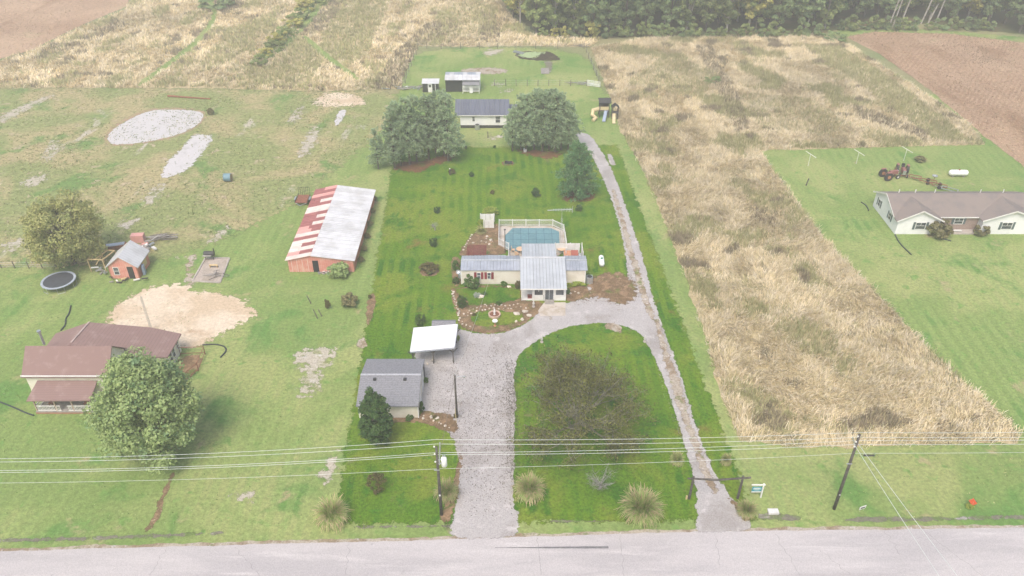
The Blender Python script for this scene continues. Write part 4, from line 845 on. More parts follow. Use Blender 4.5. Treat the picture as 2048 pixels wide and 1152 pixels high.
# ------------------------------------------------------------------ garden things
stone_me = []
for k in range(5):
    bm = bmesh.new(); bmesh.ops.create_icosphere(bm, subdivisions=1, radius=.5)
    for v in bm.verts: v.co *= random.uniform(.75, 1.15); v.co.z *= .55
    me = bpy.data.meshes.new('stone'); bm.to_mesh(me); bm.free(); me.materials.append(M_stone); stone_me.append(me)
def stones(pts, label, group, smin=.18, smax=.42, jit=.15, z=.06):
    for p in pts:
        x, y = p; o = bpy.data.objects.new('stone', random.choice(stone_me)); C.objects.link(o)
        s = random.uniform(smin, smax); o.scale = (s*random.uniform(.8, 1.4), s, s); o.rotation_euler = (0, 0, random.uniform(0, 6))
        o.location = (x+random.uniform(-jit, jit), y+random.uniform(-jit, jit), z+s*.12); tag(o, label, 'stone', group)
def along(px, step):
    w_ = W(px); out = []
    for a, b in zip(w_[:-1], w_[1:]):
        L = math.dist(a, b); n = max(1, int(L/step)); out += [(a[0]+(b[0]-a[0])*i/n, a[1]+(b[1]-a[1])*i/n) for i in range(n)]
    return out
stones(along([(905, 582), (910, 600), (916, 620), (920, 640), (930, 652), (948, 654)], .42), 'pale stone edging the left side of the front garden', 'stones edging the left side of the front garden')
stones(along([(930, 628), (945, 618), (968, 611), (990, 612), (1018, 611), (1042, 606)], .45), 'pale stone in the upper row of the garden path', 'stones in the upper row of the garden path', .15, .34)
stones(along([(935, 632), (955, 622), (980, 618), (1015, 618), (1040, 615), (1060, 618)], .5), 'pale stone in the lower row of the garden path', 'stones in the lower row of the garden path', .15, .34)
stones(along([(1030, 645), (1045, 640), (1060, 632), (1080, 626)], 1.0), 'large pale stone where the garden meets the drive', 'large stones where the garden meets the drive', .4, .8)
stones(along([(925, 500), (935, 482), (945, 470), (958, 462)], .6), 'pale stone edging the bed left of the pool', 'stones edging the bed left of the pool')
stones(along([(948, 488), (960, 485), (975, 488), (985, 478), (968, 470)], .5), 'pale stone scattered inside the bed left of the pool', 'stones inside the bed left of the pool', .2, .5, .5)
stones(along([(842, 836), (865, 832), (880, 838), (870, 845), (885, 850), (900, 858), (912, 862)], .4), 'pale stone in the rock bed beside the garage', 'stones in the rock bed beside the garage', .2, .42, .3)
stones(along([(853, 728), (862, 722), (872, 724)], .5), 'dark tan rock at the corner of the garage under the carport', 'rocks under the carport', .3, .5)
stones(along([(1135, 590), (1150, 585), (1160, 592)], .5), 'pale rock in the bed right of the sunroom', 'rocks right of the sunroom', .25, .5)
fx, fy = G(989, 632)
t = thing('fountain', 'round terracotta basin with white centre statue in the front garden', 'fountain', (fx, fy, .05))
part(MB().lathe([(.62, 0), (.78, .05), (.8, .35), (.68, .36), (.62, .2), (0, .18)], 22, (fx, fy, .05)), 'basin', mat('pinkish_stone', (.6, .42, .33)), t); part(MB().lathe([(0, .21), (.64, .21)], 20, (fx, fy, .05)), 'water', mat('brown_water', (.2, .09, .05), None, 1, .15), t); part(MB().lathe([(.14, .2), (.08, .45), (.16, .6), (.07, .9), (.1, 1.05), (0, 1.15)], 10, (fx, fy, .05)), 'statue', M_wvinyl, t)
def statue(px, py, lab, s=1):
    x, y = G(px, py); t = thing('garden_statue', lab, 'statue', (x, y, .05))
    part(MB().lathe([(.22*s, 0), (.2*s, .12*s), (.1*s, .2*s), (.1*s, .3*s)], 10, (x, y, .05)), 'pedestal', M_paver, t)
    part(MB().lathe([(.1*s, .3*s), (.17*s, .5*s), (.12*s, .75*s), (.05*s, .82*s), (.1*s, .92*s), (0, 1.05*s)], 10, (x, y, .05)), 'figure', mat('pale_statue_stone', (.5, .48, .45)), t)
statue(1083.5, 685, 'grey lion like statue on the left edge of the island lawn'); statue(1289, 684, 'grey statue on the right edge of the island lawn'); statue(1067, 614, 'small grey statue beside the front path')
x, y = G(990, 652); t = thing('birdbath', 'white birdbath below the fountain', 'birdbath', (x, y, .05)); part(MB().lathe([(.2, 0), (.08, .1), (.07, .6)], 10, (x, y, .05)), 'pedestal', M_terra, t); part(MB().lathe([(.07, .6), (.34, .72), (.36, .8), (.1, .7), (0, .7)], 14, (x, y, .05)), 'bowl', M_wvinyl, t)
for px, py, lab, r in ((1033, 629, 'grey blue boulder on the right of the front garden', .7), (1050, 624, 'pale flat boulder near the garden path', .6), (960, 594, 'large pale rock among plants under the front windows', .8), (1018, 575, 'pale stone bench block against the home wall', .5)):
    x, y = G(px, py); o = bpy.data.objects.new('boulder', stone_me[int(px) % 5]); C.objects.link(o); o.location = (x, y, .15); o.scale = (r*1.5, r, r); tag(o, lab, 'boulder')
# satellite dish left of home
x, y = G(917, 556); t = thing('satellite_dish', 'grey satellite dish on a tripod at the left end of the home', 'satellite dish', (x, y, 0)); part(MB().tube([(x, y, 0), (x, y, 1.0)], .04, 6), 'mast', M_galv, t); m = MB().lathe([(0, 0), (.18, .04), (.32, .12)], 16); rr = Matrix.Rotation(R_(50), 3, 'X'); m.v = [tuple(rr @ Vector(v)+Vector((x, y, 1.0))) for v in m.v]; part(m, 'dish', M_galv, t)
# burn pile in the lot
x, y = G(1016, 327); t = thing('fire_pit', 'ring of reddish stones with charred wood on the back lawn', 'fire pit', (x, y, 0))
for k in range(22):
    a = k*6.283/22; o = bpy.data.objects.new('stone', stone_me[k % 5]); C.objects.link(o); setparent(o, t); rj = random.uniform(.75, 1.15); o.location = (1.05*rj*math.cos(a), .85*rj*math.sin(a), .08); o.scale = (.3, .25, .25); o.material_slots[0].link = 'OBJECT'; o.material_slots[0].material = M_rust if k % 3 else M_post
for k in range(12): part(MB().beam((x+random.uniform(-.7, .3), y+random.uniform(-.5, .5), .1+k*.02), (x+random.uniform(0, .8), y+random.uniform(-.5, .5), .25), .1), 'charred_log', M_black, t)
x, y = G(900, 350); t = thing('stump_post', 'dark post with white cap beside a small shrub on the back lawn', 'post', (x, y, 0)); part(MB().tube([(x, y, 0), (x, y, 1.1)], .12, 8), 'post_shaft', M_pole, t); part(MB().tube([(x, y, 1.1), (x, y, 1.25)], .1, 8), 'cap', M_wvinyl, t)

# ------------------------------------------------------------------ old farmhouse, left
t = thing('farmhouse', 'old cream farmhouse with brown shingle roofs and front porch', 'house', (-48, 67, 0))
gable_house(t, -53.8, -44.6, 67.0, 71.4, 4.0, 6.05, M_siding_old, M_bshingle, oh=.35, axis='x', roofname='roof_slope', rake=.2)
# rear wing with long right slope
part(MB().slab([(-50.3, 71.0, 4.75), (-43.9, 70.6, 3.35), (-40.0, 71.7, 2.4), (-39.9, 76.1, 2.4), (-43.4, 76.3, 3.2), (-49.9, 75.3, 4.75)], .14), 'roof_slope', M_bshingle, t)
part(MB().slab([(-50.32, 71.0, 4.75), (-49.92, 75.3, 4.75), (-54.6, 75.5, 2.9), (-54.6, 72.0, 2.9)], .14), 'roof_slope', M_bshingle, t)
part(MB().beam((-50.31, 71.4, 4.82), (-49.92, 75.3, 4.82), .22, .05), 'ridge_cap', mat('pale_brown_ridge', (.4, .3, .27)), t)
part(MB().prism([(-40.3, 72.1, 0), (-40.3, 75.8, 0), (-40.3, 75.8, 2.36), (-40.3, 72.1, 2.34)], (-.14, 0, 0)), 'wall', M_siding_old, t)
part(MB().prism([(-44.5, 71.45, 0), (-40.46, 72.1, 0), (-40.46, 72.1, 2.36), (-44.5, 71.45, 3.3)], (0, .14, 0)), 'wall', M_siding_old, t)
part(MB().prism([(-54.2, 75.2, 0), (-40.46, 75.8, 0), (-40.46, 75.8, 2.36), (-50, 75.3, 4.4), (-54.2, 75.2, 2.9)], (0, -.14, 0)), 'wall', M_siding_old, t)
part(MB().box((-54.2, 73.2, 1.4), (.14, 3.7, 2.8)), 'wall', M_siding_old, t)
for yy in (72.9, 73.8): window(t, (-40.3, yy, 1.35), .7, 1.3, 'x+')
window(t, (-40.3, 75.1, 1.5), .6, .8, 'x+')
for zz, yy in ((3.15, 68.9), (1.45, 68.4)): window(t, (-44.6, yy, zz), .75, 1.15, 'x+', shutter=mat('navy_shutter', (.09, .10, .15)))
window(t, (-44.6, 70.4, 1.45), .6, 1.0, 'x+')
part(MB().tube([(-53.6, 71.6, 4.4), (-53.6, 71.6, 6.1)], .14, 10), 'chimney_pipe', M_galv, t); part(MB().tube([(-53.6, 71.6, 6.1), (-53.6, 71.6, 6.35)], .22, 10), 'chimney_cap', M_galv, t)
part(MB().tube([(-44.55, 66.9, .1), (-44.55, 66.9, 3.9)], .05, 6), 'downpipe', M_greywood, t)
part(MB().box((-49.2, 66.64, 3.88), (9.6, .1, .14)), 'gutter', M_wvinyl, t)
# porch
part(MB().slab([(-52.85, 64.45, 2.25), (-45.95, 64.55, 2.25), (-45.95, 66.95, 3.0), (-52.6, 66.95, 3.0)], .12), 'porch_roof', M_bshingle, t)
part(MB().box((-49.4, 65.9, .25), (6.5, 2.2, .12)), 'porch_floor', M_greywood, t); part(MB().box((-49.4, 64.84, .1), (6.5, .1, .2)), 'porch_skirt', mat('brick_base', (.35, .16, .11)), t)
for xx in (-52.5, -50.3, -48.4, -46.3): part(MB().box((xx, 64.95, 1.25), (.12, .12, 1.9)), 'column', mat('tan_trim', (.45, .35, .28)), t)
for xa, xb in ((-52.4, -49.8), (-49.0, -46.4)):
    r = part(MB().beam((xa, 64.93, 1.05), (xb, 64.93, 1.05), .07).beam((xa, 64.93, .4), (xb, 64.93, .4), .07), 'railing', M_wvinyl, t)
    b = MB()
    for k in range(16): b.box((xa+.08+k*(xb-xa-.16)/15, 64.93, .72), (.05, .04, .6))
    tag(part(b, 'balusters', M_wvinyl, r), kind='stuff')
for xx in (-52.5, -46.3):
    r = part(MB().beam((xx, 65.05, 1.05), (xx, 66.9, 1.05), .07).beam((xx, 65.05, .4), (xx, 66.9, .4), .07), 'railing', M_wvinyl, t)
    b = MB()
    for k in range(10): b.box((xx, 65.15+k*.19, .72), (.04, .05, .6))
    tag(part(b, 'balusters', M_wvinyl, r), kind='stuff')
d = part(MB().box((-49.4, 66.96, 1.25), (.95, .06, 2.0)), 'door', M_black, t)
window(t, (-51.3, 67.0, 1.5), .8, 1.2); window(t, (-47.6, 67.0, 1.5), .8, 1.2, shutter=mat('navy_shutter', (.09, .10, .15)))
for p, lab in (((-51.3, 65.9), 'red brown chair on the left of the farmhouse porch'), ((-47.4, 65.9), 'red brown chair on the right of the farmhouse porch')):
    q = thing('porch_chair', lab, 'chair', (*p, .31)); part(MB().box((*p, .7), (.5, .5, .08)), 'seat', M_rust, q); part(MB().box((p[0], p[1]+.25, 1.0), (.5, .06, .6)), 'backrest', M_rust, q)
    for a in (-.2, .2):
        for b in (-.2, .2): part(MB().box((p[0]+a, p[1]+b, .5), (.05, .05, .36)), 'leg', M_rust, q)
# yard gate frame by farmhouse
t = thing('dog_pen', 'rusty pipe pen with reddish ground beside the farmhouse', 'pen', (-38.5, 73.5, 0))
pts = [(-40.1, 74.9), (-37.2, 75.1), (-37.0, 72.0), (-38.0, 69.9)]
for a, b in zip(pts[:-1], pts[1:]):
    part(MB().tube([(*a, 0), (*a, 1.3)], .05, 6), 'post', M_rust, t); part(MB().tube([(*a, 1.2), (*b, 1.2)], .04, 6), 'rail', M_rust, t); part(MB().tube([(*a, .3), (*b, .3)], .04, 6), 'rail', M_rust, t)
part(MB().tube([(*pts[-1], 0), (*pts[-1], 1.3)], .05, 6), 'post', M_rust, t)
soft_sheet('pen_earth', [(-40.1, 74.8), (-37.3, 75.0), (-37.1, 72.0), (-38.0, 70.0), (-40.1, 71.5)], .03, M_bed, 0.3, 1)
def hose(px, lab, r=.09, m=None):
    pts = [(*G(a, b), r) for a, b in smooth_path(px)]; tag(MB().tube(pts, r, 6).build('drain_hose', m or mat('black_corrugated_pipe', (.035, .045, .05))), lab, 'hose')
def smooth_path(p):
    for _ in range(2):
        q = [p[0]]
        for a, b in zip(p[:-1], p[1:]): q += [(a[0]*.75+b[0]*.25, a[1]*.75+b[1]*.25), (a[0]*.25+b[0]*.75, a[1]*.25+b[1]*.75)]
        p = q+[p[-1]]
    return p
hose([(142, 612), (139, 628), (131, 638), (132, 650), (122, 662)], 'black drain hose snaking up behind the farmhouse roof'); hose([(405, 691), (430, 689), (449, 693), (454, 702), (441, 716)], 'black drain hose curling right of the farmhouse pen'); hose([(-20, 798), (20, 812), (50, 826), (68, 832)], 'black drain hose running left from the farmhouse porch')
hose([(1790, 470), (1798, 487), (1822, 510)], 'black drain hose on the lawn in front of the ranch house'); hose([(1722, 405), (1733, 412), (1737, 422)], 'black drain hose at the back corner of the ranch house')
hose([(1885, 478), (1902, 483)], 'short black hose under the large ranch bush')
# coop
t = thing('red_outbuilding', 'small salmon red outbuilding with white metal gable roof', 'shed', (-53.3, 91.5, 0))
gable_house(t, -55.3, -51.4, 91.5, 95.4, 2.15, 3.65, M_barn, M_wroof, oh=.3, axis='y', roofname='roof_slope', wall_side=M_barn2, rake=.25)
window(t, (-54.3, 91.5, 1.25), .7, 1.2); part(MB().box((-52.35, 91.49, .98), (.8, .06, 1.9)), 'door', M_black, t); part(MB().box((-51.37, 93.9, 1.2), (.05, 1.2, 1.2)), 'boarded_window', M_wood, t)
part(MB().box((-51.1, 92.6, .8), (.3, .7, 1.4), .2), 'leaning_panel', M_bluep, t)
t = thing('lumber_frame', 'unfinished raw lumber lean-to frame left of the red outbuilding', 'frame', (-56.9, 93.5, 0))
q = [(-58.8, 93.2), (-56.6, 93.0), (-55.9, 95.4), (-58.0, 95.6)]
for i in range(4):
    a, b = q[i], q[(i+1) % 4]; part(MB().beam((*a, 2.1), (*b, 2.1), .12, .14), 'beam', M_wood, t); part(MB().box((*a, 1.05), (.12, .12, 2.1)), 'post', M_wood, t)
part(MB().beam((-57.7, 93.1, 2.1), (-56.9, 95.5, 2.1), .1, .12), 'beam', M_wood, t); part(MB().beam((-57.8, 93.1, 1.2), (-57.2, 94.6, 2.1), .1, .1), 'brace', M_wood, t)
def junkpile(name, lab, cat, x, y, n, L, wd, mats, spread, ang=0, rr=.3):
    t = thing(name, lab, cat, (x, y, 0))
    for k in range(n):
        a = ang+random.gauss(0, rr); cx, cy = x+random.gauss(0, spread[0]), y+random.gauss(0, spread[1]); z = .08+random.random()*.5; l = L*random.uniform(.5, 1)
        part(MB().beam((cx-math.cos(a)*l/2, cy-math.sin(a)*l/2, z), (cx+math.cos(a)*l/2, cy+math.sin(a)*l/2, z+random.uniform(-.08, .15)), random.uniform(.5, 1)*wd, random.uniform(.3, 1)*wd*.7), 'plank', random.choice(mats), t)
    return t
x, y = G(325, 478); junkpile('log_pile', 'pile of grey poles and logs on the grass behind the outbuilding', 'log pile', x, y, 22, 3.0, .15, [M_greywood, M_post], (1.0, .5), .25, .25)
x, y = G(293, 497); junkpile('scrap_pile', 'scrap heap of pale boards behind the red outbuilding', 'scrap pile', x, y+.5, 14, 1.8, .4, [M_greywood, M_wvinyl, M_galv, M_bsheet[1]], (.6, .9), .8, .9)
x, y = G(275, 487); t = thing('rubbish_crate', 'faded red crate behind the white outbuilding roof', 'crate', (x, y, 0)); part(MB().box((x, y+.6, .6), (1.8, 1.0, 1.2), .1), 'crate_body', M_bsheet[1], t)
x, y = G(233, 497); t = thing('old_boat', 'rusty flat bottomed boat with grey top behind the outbuilding', 'boat', (x, y, 0)); part(MB().beam((x-1.4, y-.4, .35), (x+1.4, y+.4, .35), .9, .6), 'hull', M_rust, t); part(MB().beam((x-1.2, y-.35, .7), (x+1.2, y+.35, .7), .8, .08), 'deck', M_galv, t)
x, y = G(205, 545); junkpile('scrap_pile', 'small heap of pale scrap left of the outbuilding door', 'scrap pile', x, y, 7, 1.0, .3, [M_galv, M_wvinyl, M_greywood], (.5, .3), .5, 1.5)
x, y = G(245, 562); junkpile('scrap_pile', 'scattered buckets and boards in front of the outbuilding', 'scrap pile', x+.3, y-.1, 9, .9, .25, [M_wvinyl, M_greywood, M_wood, M_black], (1.3, .3), .1, .6)
# trampoline
tx, ty = (-61.6, 89.8)
t = thing('trampoline', 'round black trampoline with blue grey rim on the left lawn', 'trampoline', (tx, ty, 0))
part(MB().lathe([(0, .86), (1.9, .86), (1.9, .88), (0, .88)], 32, (tx, ty, 0)), 'mat', mat('trampoline_mat', (.055, .06, .075)), t); part(MB().lathe([(1.9, .84), (2.2, .84), (2.2, .92), (1.9, .92)], 32, (tx, ty, 0)), 'rim_pad', mat('blue_grey_pad', (.36, .40, .46)), t)
for k in range(6):
    a = k*1.047; u = Vector((math.cos(a), math.sin(a), 0)); v = Vector((-u.y, u.x, 0)); c = Vector((tx, ty, 0))
    part(MB().tube([c+u*2.1-v*.45+Vector((0, 0, .84)), c+u*2.1-v*.45, c+u*2.1+v*.45, c+u*2.1+v*.45+Vector((0, 0, .84))], .03, 6), 'leg', M_galv, t)
# post-and-wire fence on left
def wire_fence(name, lab, pts, h=1.3, r=.07, m=M_post, rails=True):
    t = thing(name, lab, 'fence', (*pts[0], 0))
    for p in pts: part(MB().tube([(*p, 0), (p[0]+random.uniform(-.05, .05), p[1], h*random.uniform(.93, 1.06))], [r, r*.85], 7), 'fence_post', m, t)
    mb = MB()
    for a, b in zip(pts[:-1], pts[1:]):
        for z in (.35, .7, 1.05): mb.tube([(*a, z*h/1.3), (*b, z*h/1.3)], .012, 3, False)
    tag(part(mb, 'fence_wires', M_galv, t), kind='stuff'); return t
wire_fence('pasture_fence', 'short line of dark posts and wire left of the trampoline', [G(p, 536.5) for p in (-70, -45, -20, 3, 30, 58, 85, 113)], 1.2)
# paddock fence with all its posts
z2 = lambda a, b: (780+a/4.267, 60+b/4.267)
back = [G(*z2(a, 160)) for a in (240, 315, 437, 603, 762, 920, 1076, 1243, 1430, 1655)]
back[0] = G(*z2(240, 168)); rightp = [G(*z2(a, b)) for a, b in ((1675, 193), (1695, 243), (1716, 290), (1738, 340), (1761, 390), (1780, 440))]
frontp = [G(*z2(a, 478)) for a in (893, 988, 1077, 1170, 1262, 1355, 1448, 1540, 1677, 1790)]
leftp = [G(*z2(a, b)) for a, b in ((225, 215), (205, 260), (183, 310), (162, 362), (142, 415), (131, 455), (106, 510))]
wire_fence('paddock_fence', 'dark post and wire fence along the back of the paddock', back, 1.5); wire_fence('paddock_fence', 'dark post and wire fence down the right side of the paddock', rightp, 1.4)
wire_fence('paddock_fence', 'dark post and wire fence down the left side of the paddock', leftp, 1.6); wire_fence('paddock_fence', 'dark post and wire fence across the front of the paddock', frontp[:9], 1.5)
g = frontp[8]; g2_ = G(*z2(1790, 488)); t = thing('metal_gate', 'silver tubular farm gate at the right end of the paddock fence', 'gate', (*g, 0)); e = (g2_[0], g2_[1]-.4)
for z in (.25, .5, .75, 1.0, 1.3): part(MB().tube([(*g, z), (*e, z)], .04, 5), 'rail', M_galv, t)
for s in (0, .5, 1): part(MB().tube([(g[0]+(e[0]-g[0])*s, g[1]+(e[1]-g[1])*s, .2), (g[0]+(e[0]-g[0])*s, g[1]+(e[1]-g[1])*s, 1.35)], .04, 5), 'upright', M_galv, t)
x, y = G(1152, 168); junkpile('brush_pile', 'grey brush and scrap heap by the paddock gate', 'brush pile', x, y, 16, 2.6, .12, [M_greywood, M_galv, M_post], (1.6, .4), .1, .5)
x, y = G(1160, 93); junkpile('brush_pile', 'grey brush heap at the back right corner of the paddock', 'brush pile', x, y, 10, 2.6, .12, [M_greywood, M_post], (1.4, .4), .1, .5)
x, y = G(822, 178); junkpile('scrap_pile', 'scrap heap left of the small dark chicken shed', 'scrap pile', x, y, 18, 2.4, .25, [M_greywood, M_galv, M_wvinyl, M_post], (1.9, .5), .1, .7)
x, y = G(1045, 107); t = thing('dock', 'pale floating dock slipping into the weedy pond', 'dock', (x, y, 0)); part(MB().beam((x-2.1, y+.9, .25), (x+.3, y-.2, .12), 1.2, .15), 'deck_board', M_galv, t)
x, y = G(1090, 143); t = thing('footbridge', 'narrow wooden footbridge over the pond outflow', 'bridge', (x, y, 0))
for k in range(8): part(MB().box((x, y-1.6+k*.45, .15), (1.8, .3, .06)), 'plank', M_greywood, t)
# animal sheds
t = thing('animal_shed', 'long open fronted shed with white and grey roof in the paddock', 'shed', (-10.3, 162, 0))
X0, X1, Y0, Y1 = -13.9, -6.7, 161.3, 164.6
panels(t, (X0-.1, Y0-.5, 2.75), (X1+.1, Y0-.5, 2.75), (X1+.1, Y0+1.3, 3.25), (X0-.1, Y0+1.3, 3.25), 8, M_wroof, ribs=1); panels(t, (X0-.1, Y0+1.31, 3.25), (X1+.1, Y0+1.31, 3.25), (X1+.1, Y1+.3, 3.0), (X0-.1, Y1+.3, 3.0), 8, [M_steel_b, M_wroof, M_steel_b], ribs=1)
part(MB().box(((X0-10.4)/2, Y0+.05, 1.32), (-10.4-X0, .1, 2.6)), 'wall', M_black, t); part(MB().box(((X0+X1)/2, Y1-.05, 1.4), (X1-X0, .1, 2.8)), 'wall', M_black, t)
for xx in (X0+.05, X1-.05): part(MB().box((xx, (Y0+Y1)/2, 1.35), (.1, Y1-Y0-.22, 2.7)), 'wall', M_siding_w, t)
part(MB().box((-8.55, Y0+.05, 1.3), (3.6, .1, 2.5)), 'wall', M_siding_w, t)
part(MB().slab([(-10.3, Y0-1.1, 1.9), (-6.8, Y0-1.1, 1.9), (-6.8, Y0-.05, 2.45), (-10.3, Y0-.05, 2.45)], .06), 'lean_to_roof', M_shingle, t)
for xx in (-10.25, -8.55, -6.85): part(MB().box((xx, Y0-1.0, .95), (.1, .1, 1.85)), 'post', M_wvinyl, t)
for zz in (.5, 1.0, 1.45): part(MB().beam((-10.25, Y0-1.02, zz), (-6.85, Y0-1.02, zz), .05, .08), 'rail', M_post if zz == 1.0 else M_wvinyl, t)
part(MB().box((-8.5, Y0-1.06, .75), (.7, .03, 1.1)), 'stall_gate', M_siding_w, t)
t = thing('chicken_shed', 'small dark shed with pale roof and white door in the paddock', 'shed', (-17, 161.6, 0))
part(MB().box((-17.0, 161.8, .95), (3.3, 1.6, 1.9)), 'wall', M_black, t); part(MB().slab([(-18.8, 160.8, 2.0), (-15.2, 160.8, 2.0), (-15.2, 162.8, 2.35), (-18.8, 162.8, 2.35)], .08), 'roof', M_wroof, t)
d = part(MB().box((-17.1, 160.96, .95), (.9, .05, 1.8)), 'door', M_wvinyl, t); part(MB().box((-17.1, 160.92, 1.4), (.5, .02, .5)), 'pane', M_glass, d); part(MB().box((-16.0, 160.96, .95), (.12, .06, 1.8)), 'door_trim', M_wvinyl, t)
# blue roofed modular house
t = thing('modular_house', 'white modular house with slate blue metal roof between the pines', 'house', (-5, 143, 0))
X0, X1, Y0, Y1 = -9.8, -.8, 142.6, 149.6
part(MB().box(((X0+X1)/2, Y0+.07, 1.65), (X1-X0, .14, 2.1)), 'wall', M_siding_w, t); part(MB().box(((X0+X1)/2, Y0+.05, .3), (X1-X0-.05, .1, .58)), 'skirting', M_black, t)
part(MB().box(((X0+X1)/2, Y1-.07, 1.35), (X1-X0, .14, 2.7)), 'wall', M_siding_w, t)
for xx in (X0+.07, X1-.07): part(MB().prism([(xx-.06, Y0+.16, 0), (xx-.06, Y1-.16, 0), (xx-.06, Y1-.16, 2.7), (xx-.06, 146.1, 4.3), (xx-.06, Y0+.16, 2.7)], (.12, 0, 0)), 'wall', M_siding_w, t)
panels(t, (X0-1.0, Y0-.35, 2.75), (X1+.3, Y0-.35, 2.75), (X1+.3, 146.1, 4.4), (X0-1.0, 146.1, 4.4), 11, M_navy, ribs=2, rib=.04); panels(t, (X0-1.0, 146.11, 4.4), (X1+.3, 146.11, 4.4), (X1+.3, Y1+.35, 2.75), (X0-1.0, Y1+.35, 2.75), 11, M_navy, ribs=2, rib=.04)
part(MB().box(((X0+X1)/2-.35, Y0-.37, 2.66), (X1-X0+1.2, .05, .14)), 'fascia', M_wvinyl, t)
window(t, (G(945, 242)[0]*.95, Y0, 1.85), .45, .9, frame=M_wvinyl); window(t, (G(995, 244)[0]*.96, Y0, 1.75), .9, 1.3)
part(MB().box((X1+1.3, Y0+3, 1.4), (2.2, 4, 2.4)), 'annex', M_siding_w, t); part(MB().box((X1+1.4, Y0+3, 2.65), (2.5, 4.4, .1)), 'annex_roof', M_navy, t)
w_ = thing('ac_unit', 'grey air conditioner unit against the dark skirting of the white modular house', 'air conditioner', (-6.6, 142, 0)); part(MB().box((-6.6, 142.0, .5), (.85, .8, .95)), 'casing', M_galv, w_); part(MB().lathe([(.02, .98), (.33, .98), (.33, 1.02), (.02, 1.02)], 14, (-6.6, 142, 0)), 'fan_grille', M_black, w_)
x, y = G(976, 276); t = thing('lone_post', 'single dark post on the grass in front of the modular house', 'post', (x, y, 0)); part(MB().tube([(x, y, 0), (x, y, 1.3)], .09, 7), 'post_shaft', M_post, t)
t = thing('picnic_bench', 'small white bench under the right hand pines', 'bench', (*G(1050, 303), 0)); x, y = G(1050, 303); part(MB().box((x, y, .45), (.6, 1.0, .06)), 'seat', M_wvinyl, t); part(MB().box((x, y-.35, .2), (.5, .06, .4)).box((x, y+.35, .2), (.5, .06, .4)), 'leg', M_wvinyl, t)
# playset
x, y = G(1207, 232); t = thing('play_set', 'black wooden play tower with yellow and blue slides', 'play set', (x, y, 0))
for a in (-.9, .9):
    for b in (-.8, .8): part(MB().box((x+a, y+b, 1.6), (.14, .14, 3.2)), 'post', M_pole, t)
part(MB().box((x, y, 1.4), (2.0, 1.8, .12)), 'platform', M_pole, t); part(MB().slab([(x-1.2, y-1.1, 3.1), (x+1.2, y-1.1, 3.1), (x+1.2, y, 3.75), (x-1.2, y, 3.75)], .08), 'roof_slope', M_black, t); part(MB().slab([(x-1.2, y+.01, 3.75), (x+1.2, y+.01, 3.75), (x+1.2, y+1.1, 3.1), (x-1.2, y+1.1, 3.1)], .08), 'roof_slope', M_black, t)
for b in (-.8, .8): part(MB().box((x, y+b, 1.9), (1.8, .06, .7)), 'railing', M_yellow if b < 0 else M_pole, t)
part(MB().tube([(x-.9, y-.2, 1.6), (x-2.2, y-.8, 1.5), (x-2.4, y-1.6, .9), (x-1.7, y-2.2, .5), (x-2.4, y-2.9, .25)], [.42, .42, .4, .38, .36], 10), 'tube_slide', M_yellow, t)
part(MB().beam((x+.3, y-.9, 1.45), (x-.3, y-3.2, .2), .6, .1).beam((x+.62, y-.9, 1.6), (x+.02, y-3.2, .35), .06, .25), 'slide', M_bluep, t)
for a in (1.5, 2.6):
    for b in (-.5, -1.6): part(MB().box((x+a, y+b, 1.2), (.12, .12, 2.4)), 'post', M_pole, t)
part(MB().box((x+2.05, y-1.05, 1.2), (1.2, 1.2, .1)), 'platform', M_pole, t); part(MB().slab([(x+1.3, y-1.8, 2.3), (x+2.05, y-1.8, 2.9), (x+2.05, y-.3, 2.9), (x+1.3, y-.3, 2.3)], .07), 'roof_slope', M_black, t); part(MB().slab([(x+2.06, y-1.8, 2.9), (x+2.8, y-1.8, 2.3), (x+2.8, y-.3, 2.3), (x+2.06, y-.3, 2.9)], .07), 'roof_slope', M_black, t)
part(MB().beam((x+1.8, y-1.6, 1.2), (x+1.6, y-4.0, .15), .6, .1), 'slide', M_yellow, t)
part(MB().beam((x-.8, y+.82, .9), (x+.8, y+.82, .9), .06, .5), 'climbing_wall', M_yellow, t)

# ------------------------------------------------------------------ red barn with many roof sheets
t = thing('red_barn', 'long salmon barn with white roof on one side and patched red sheets on the other', 'barn', (-27, 93, 0))
bx0, bx1, by0, by1, xr = -31.1, -22.05, 93.15, 113.7, -27.75
part(MB().prism([(bx0, by0, 0), (xr, by0, 0), (xr, by0, 2.7), (bx0, by0, 2.0)], (0, .14, 0)), 'wall', M_barn, t)
part(MB().prism([(xr+.003, by0+.01, 0), (bx1, by0+.01, 0), (bx1, by0+.01, 1.9), (xr+.003, by0+.01, 2.7)], (0, .14, 0)), 'wall', M_barn, t)
part(MB().prism([(bx0, by1, 0), (bx1, by1, 0), (bx1, by1, 1.9), (xr, by1, 2.7), (bx0, by1, 2.0)], (0, -.14, 0)), 'wall', M_barn, t)
part(MB().box((bx0+.07, (by0+by1)/2, 1.0), (.14, by1-by0-.3, 1.98)), 'wall', M_barn2, t); part(MB().box((bx1-.07, (by0+by1)/2, .95), (.14, by1-by0-.3, 1.88)), 'wall', M_barn2, t)
for k in range(4): part(MB().box((bx0+.5+k*.75, by0-.02, 1.05), (.05, .03, 2.0)), 'pale_batten', M_bsheet[2], t)
part(MB().box((xr+.45, by0-.012, .95), (.8, .04, 1.85)), 'door', M_dark, t)
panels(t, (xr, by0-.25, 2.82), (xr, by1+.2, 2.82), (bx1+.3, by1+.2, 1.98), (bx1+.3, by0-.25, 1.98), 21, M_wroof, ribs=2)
rs = np.random.default_rng(5); N = 21; Lf = Vector((bx0-.3, 0, 2.0)); Rt = Vector((xr-.005, 0, 2.82)); dyb = (by1-by0+.45)/N
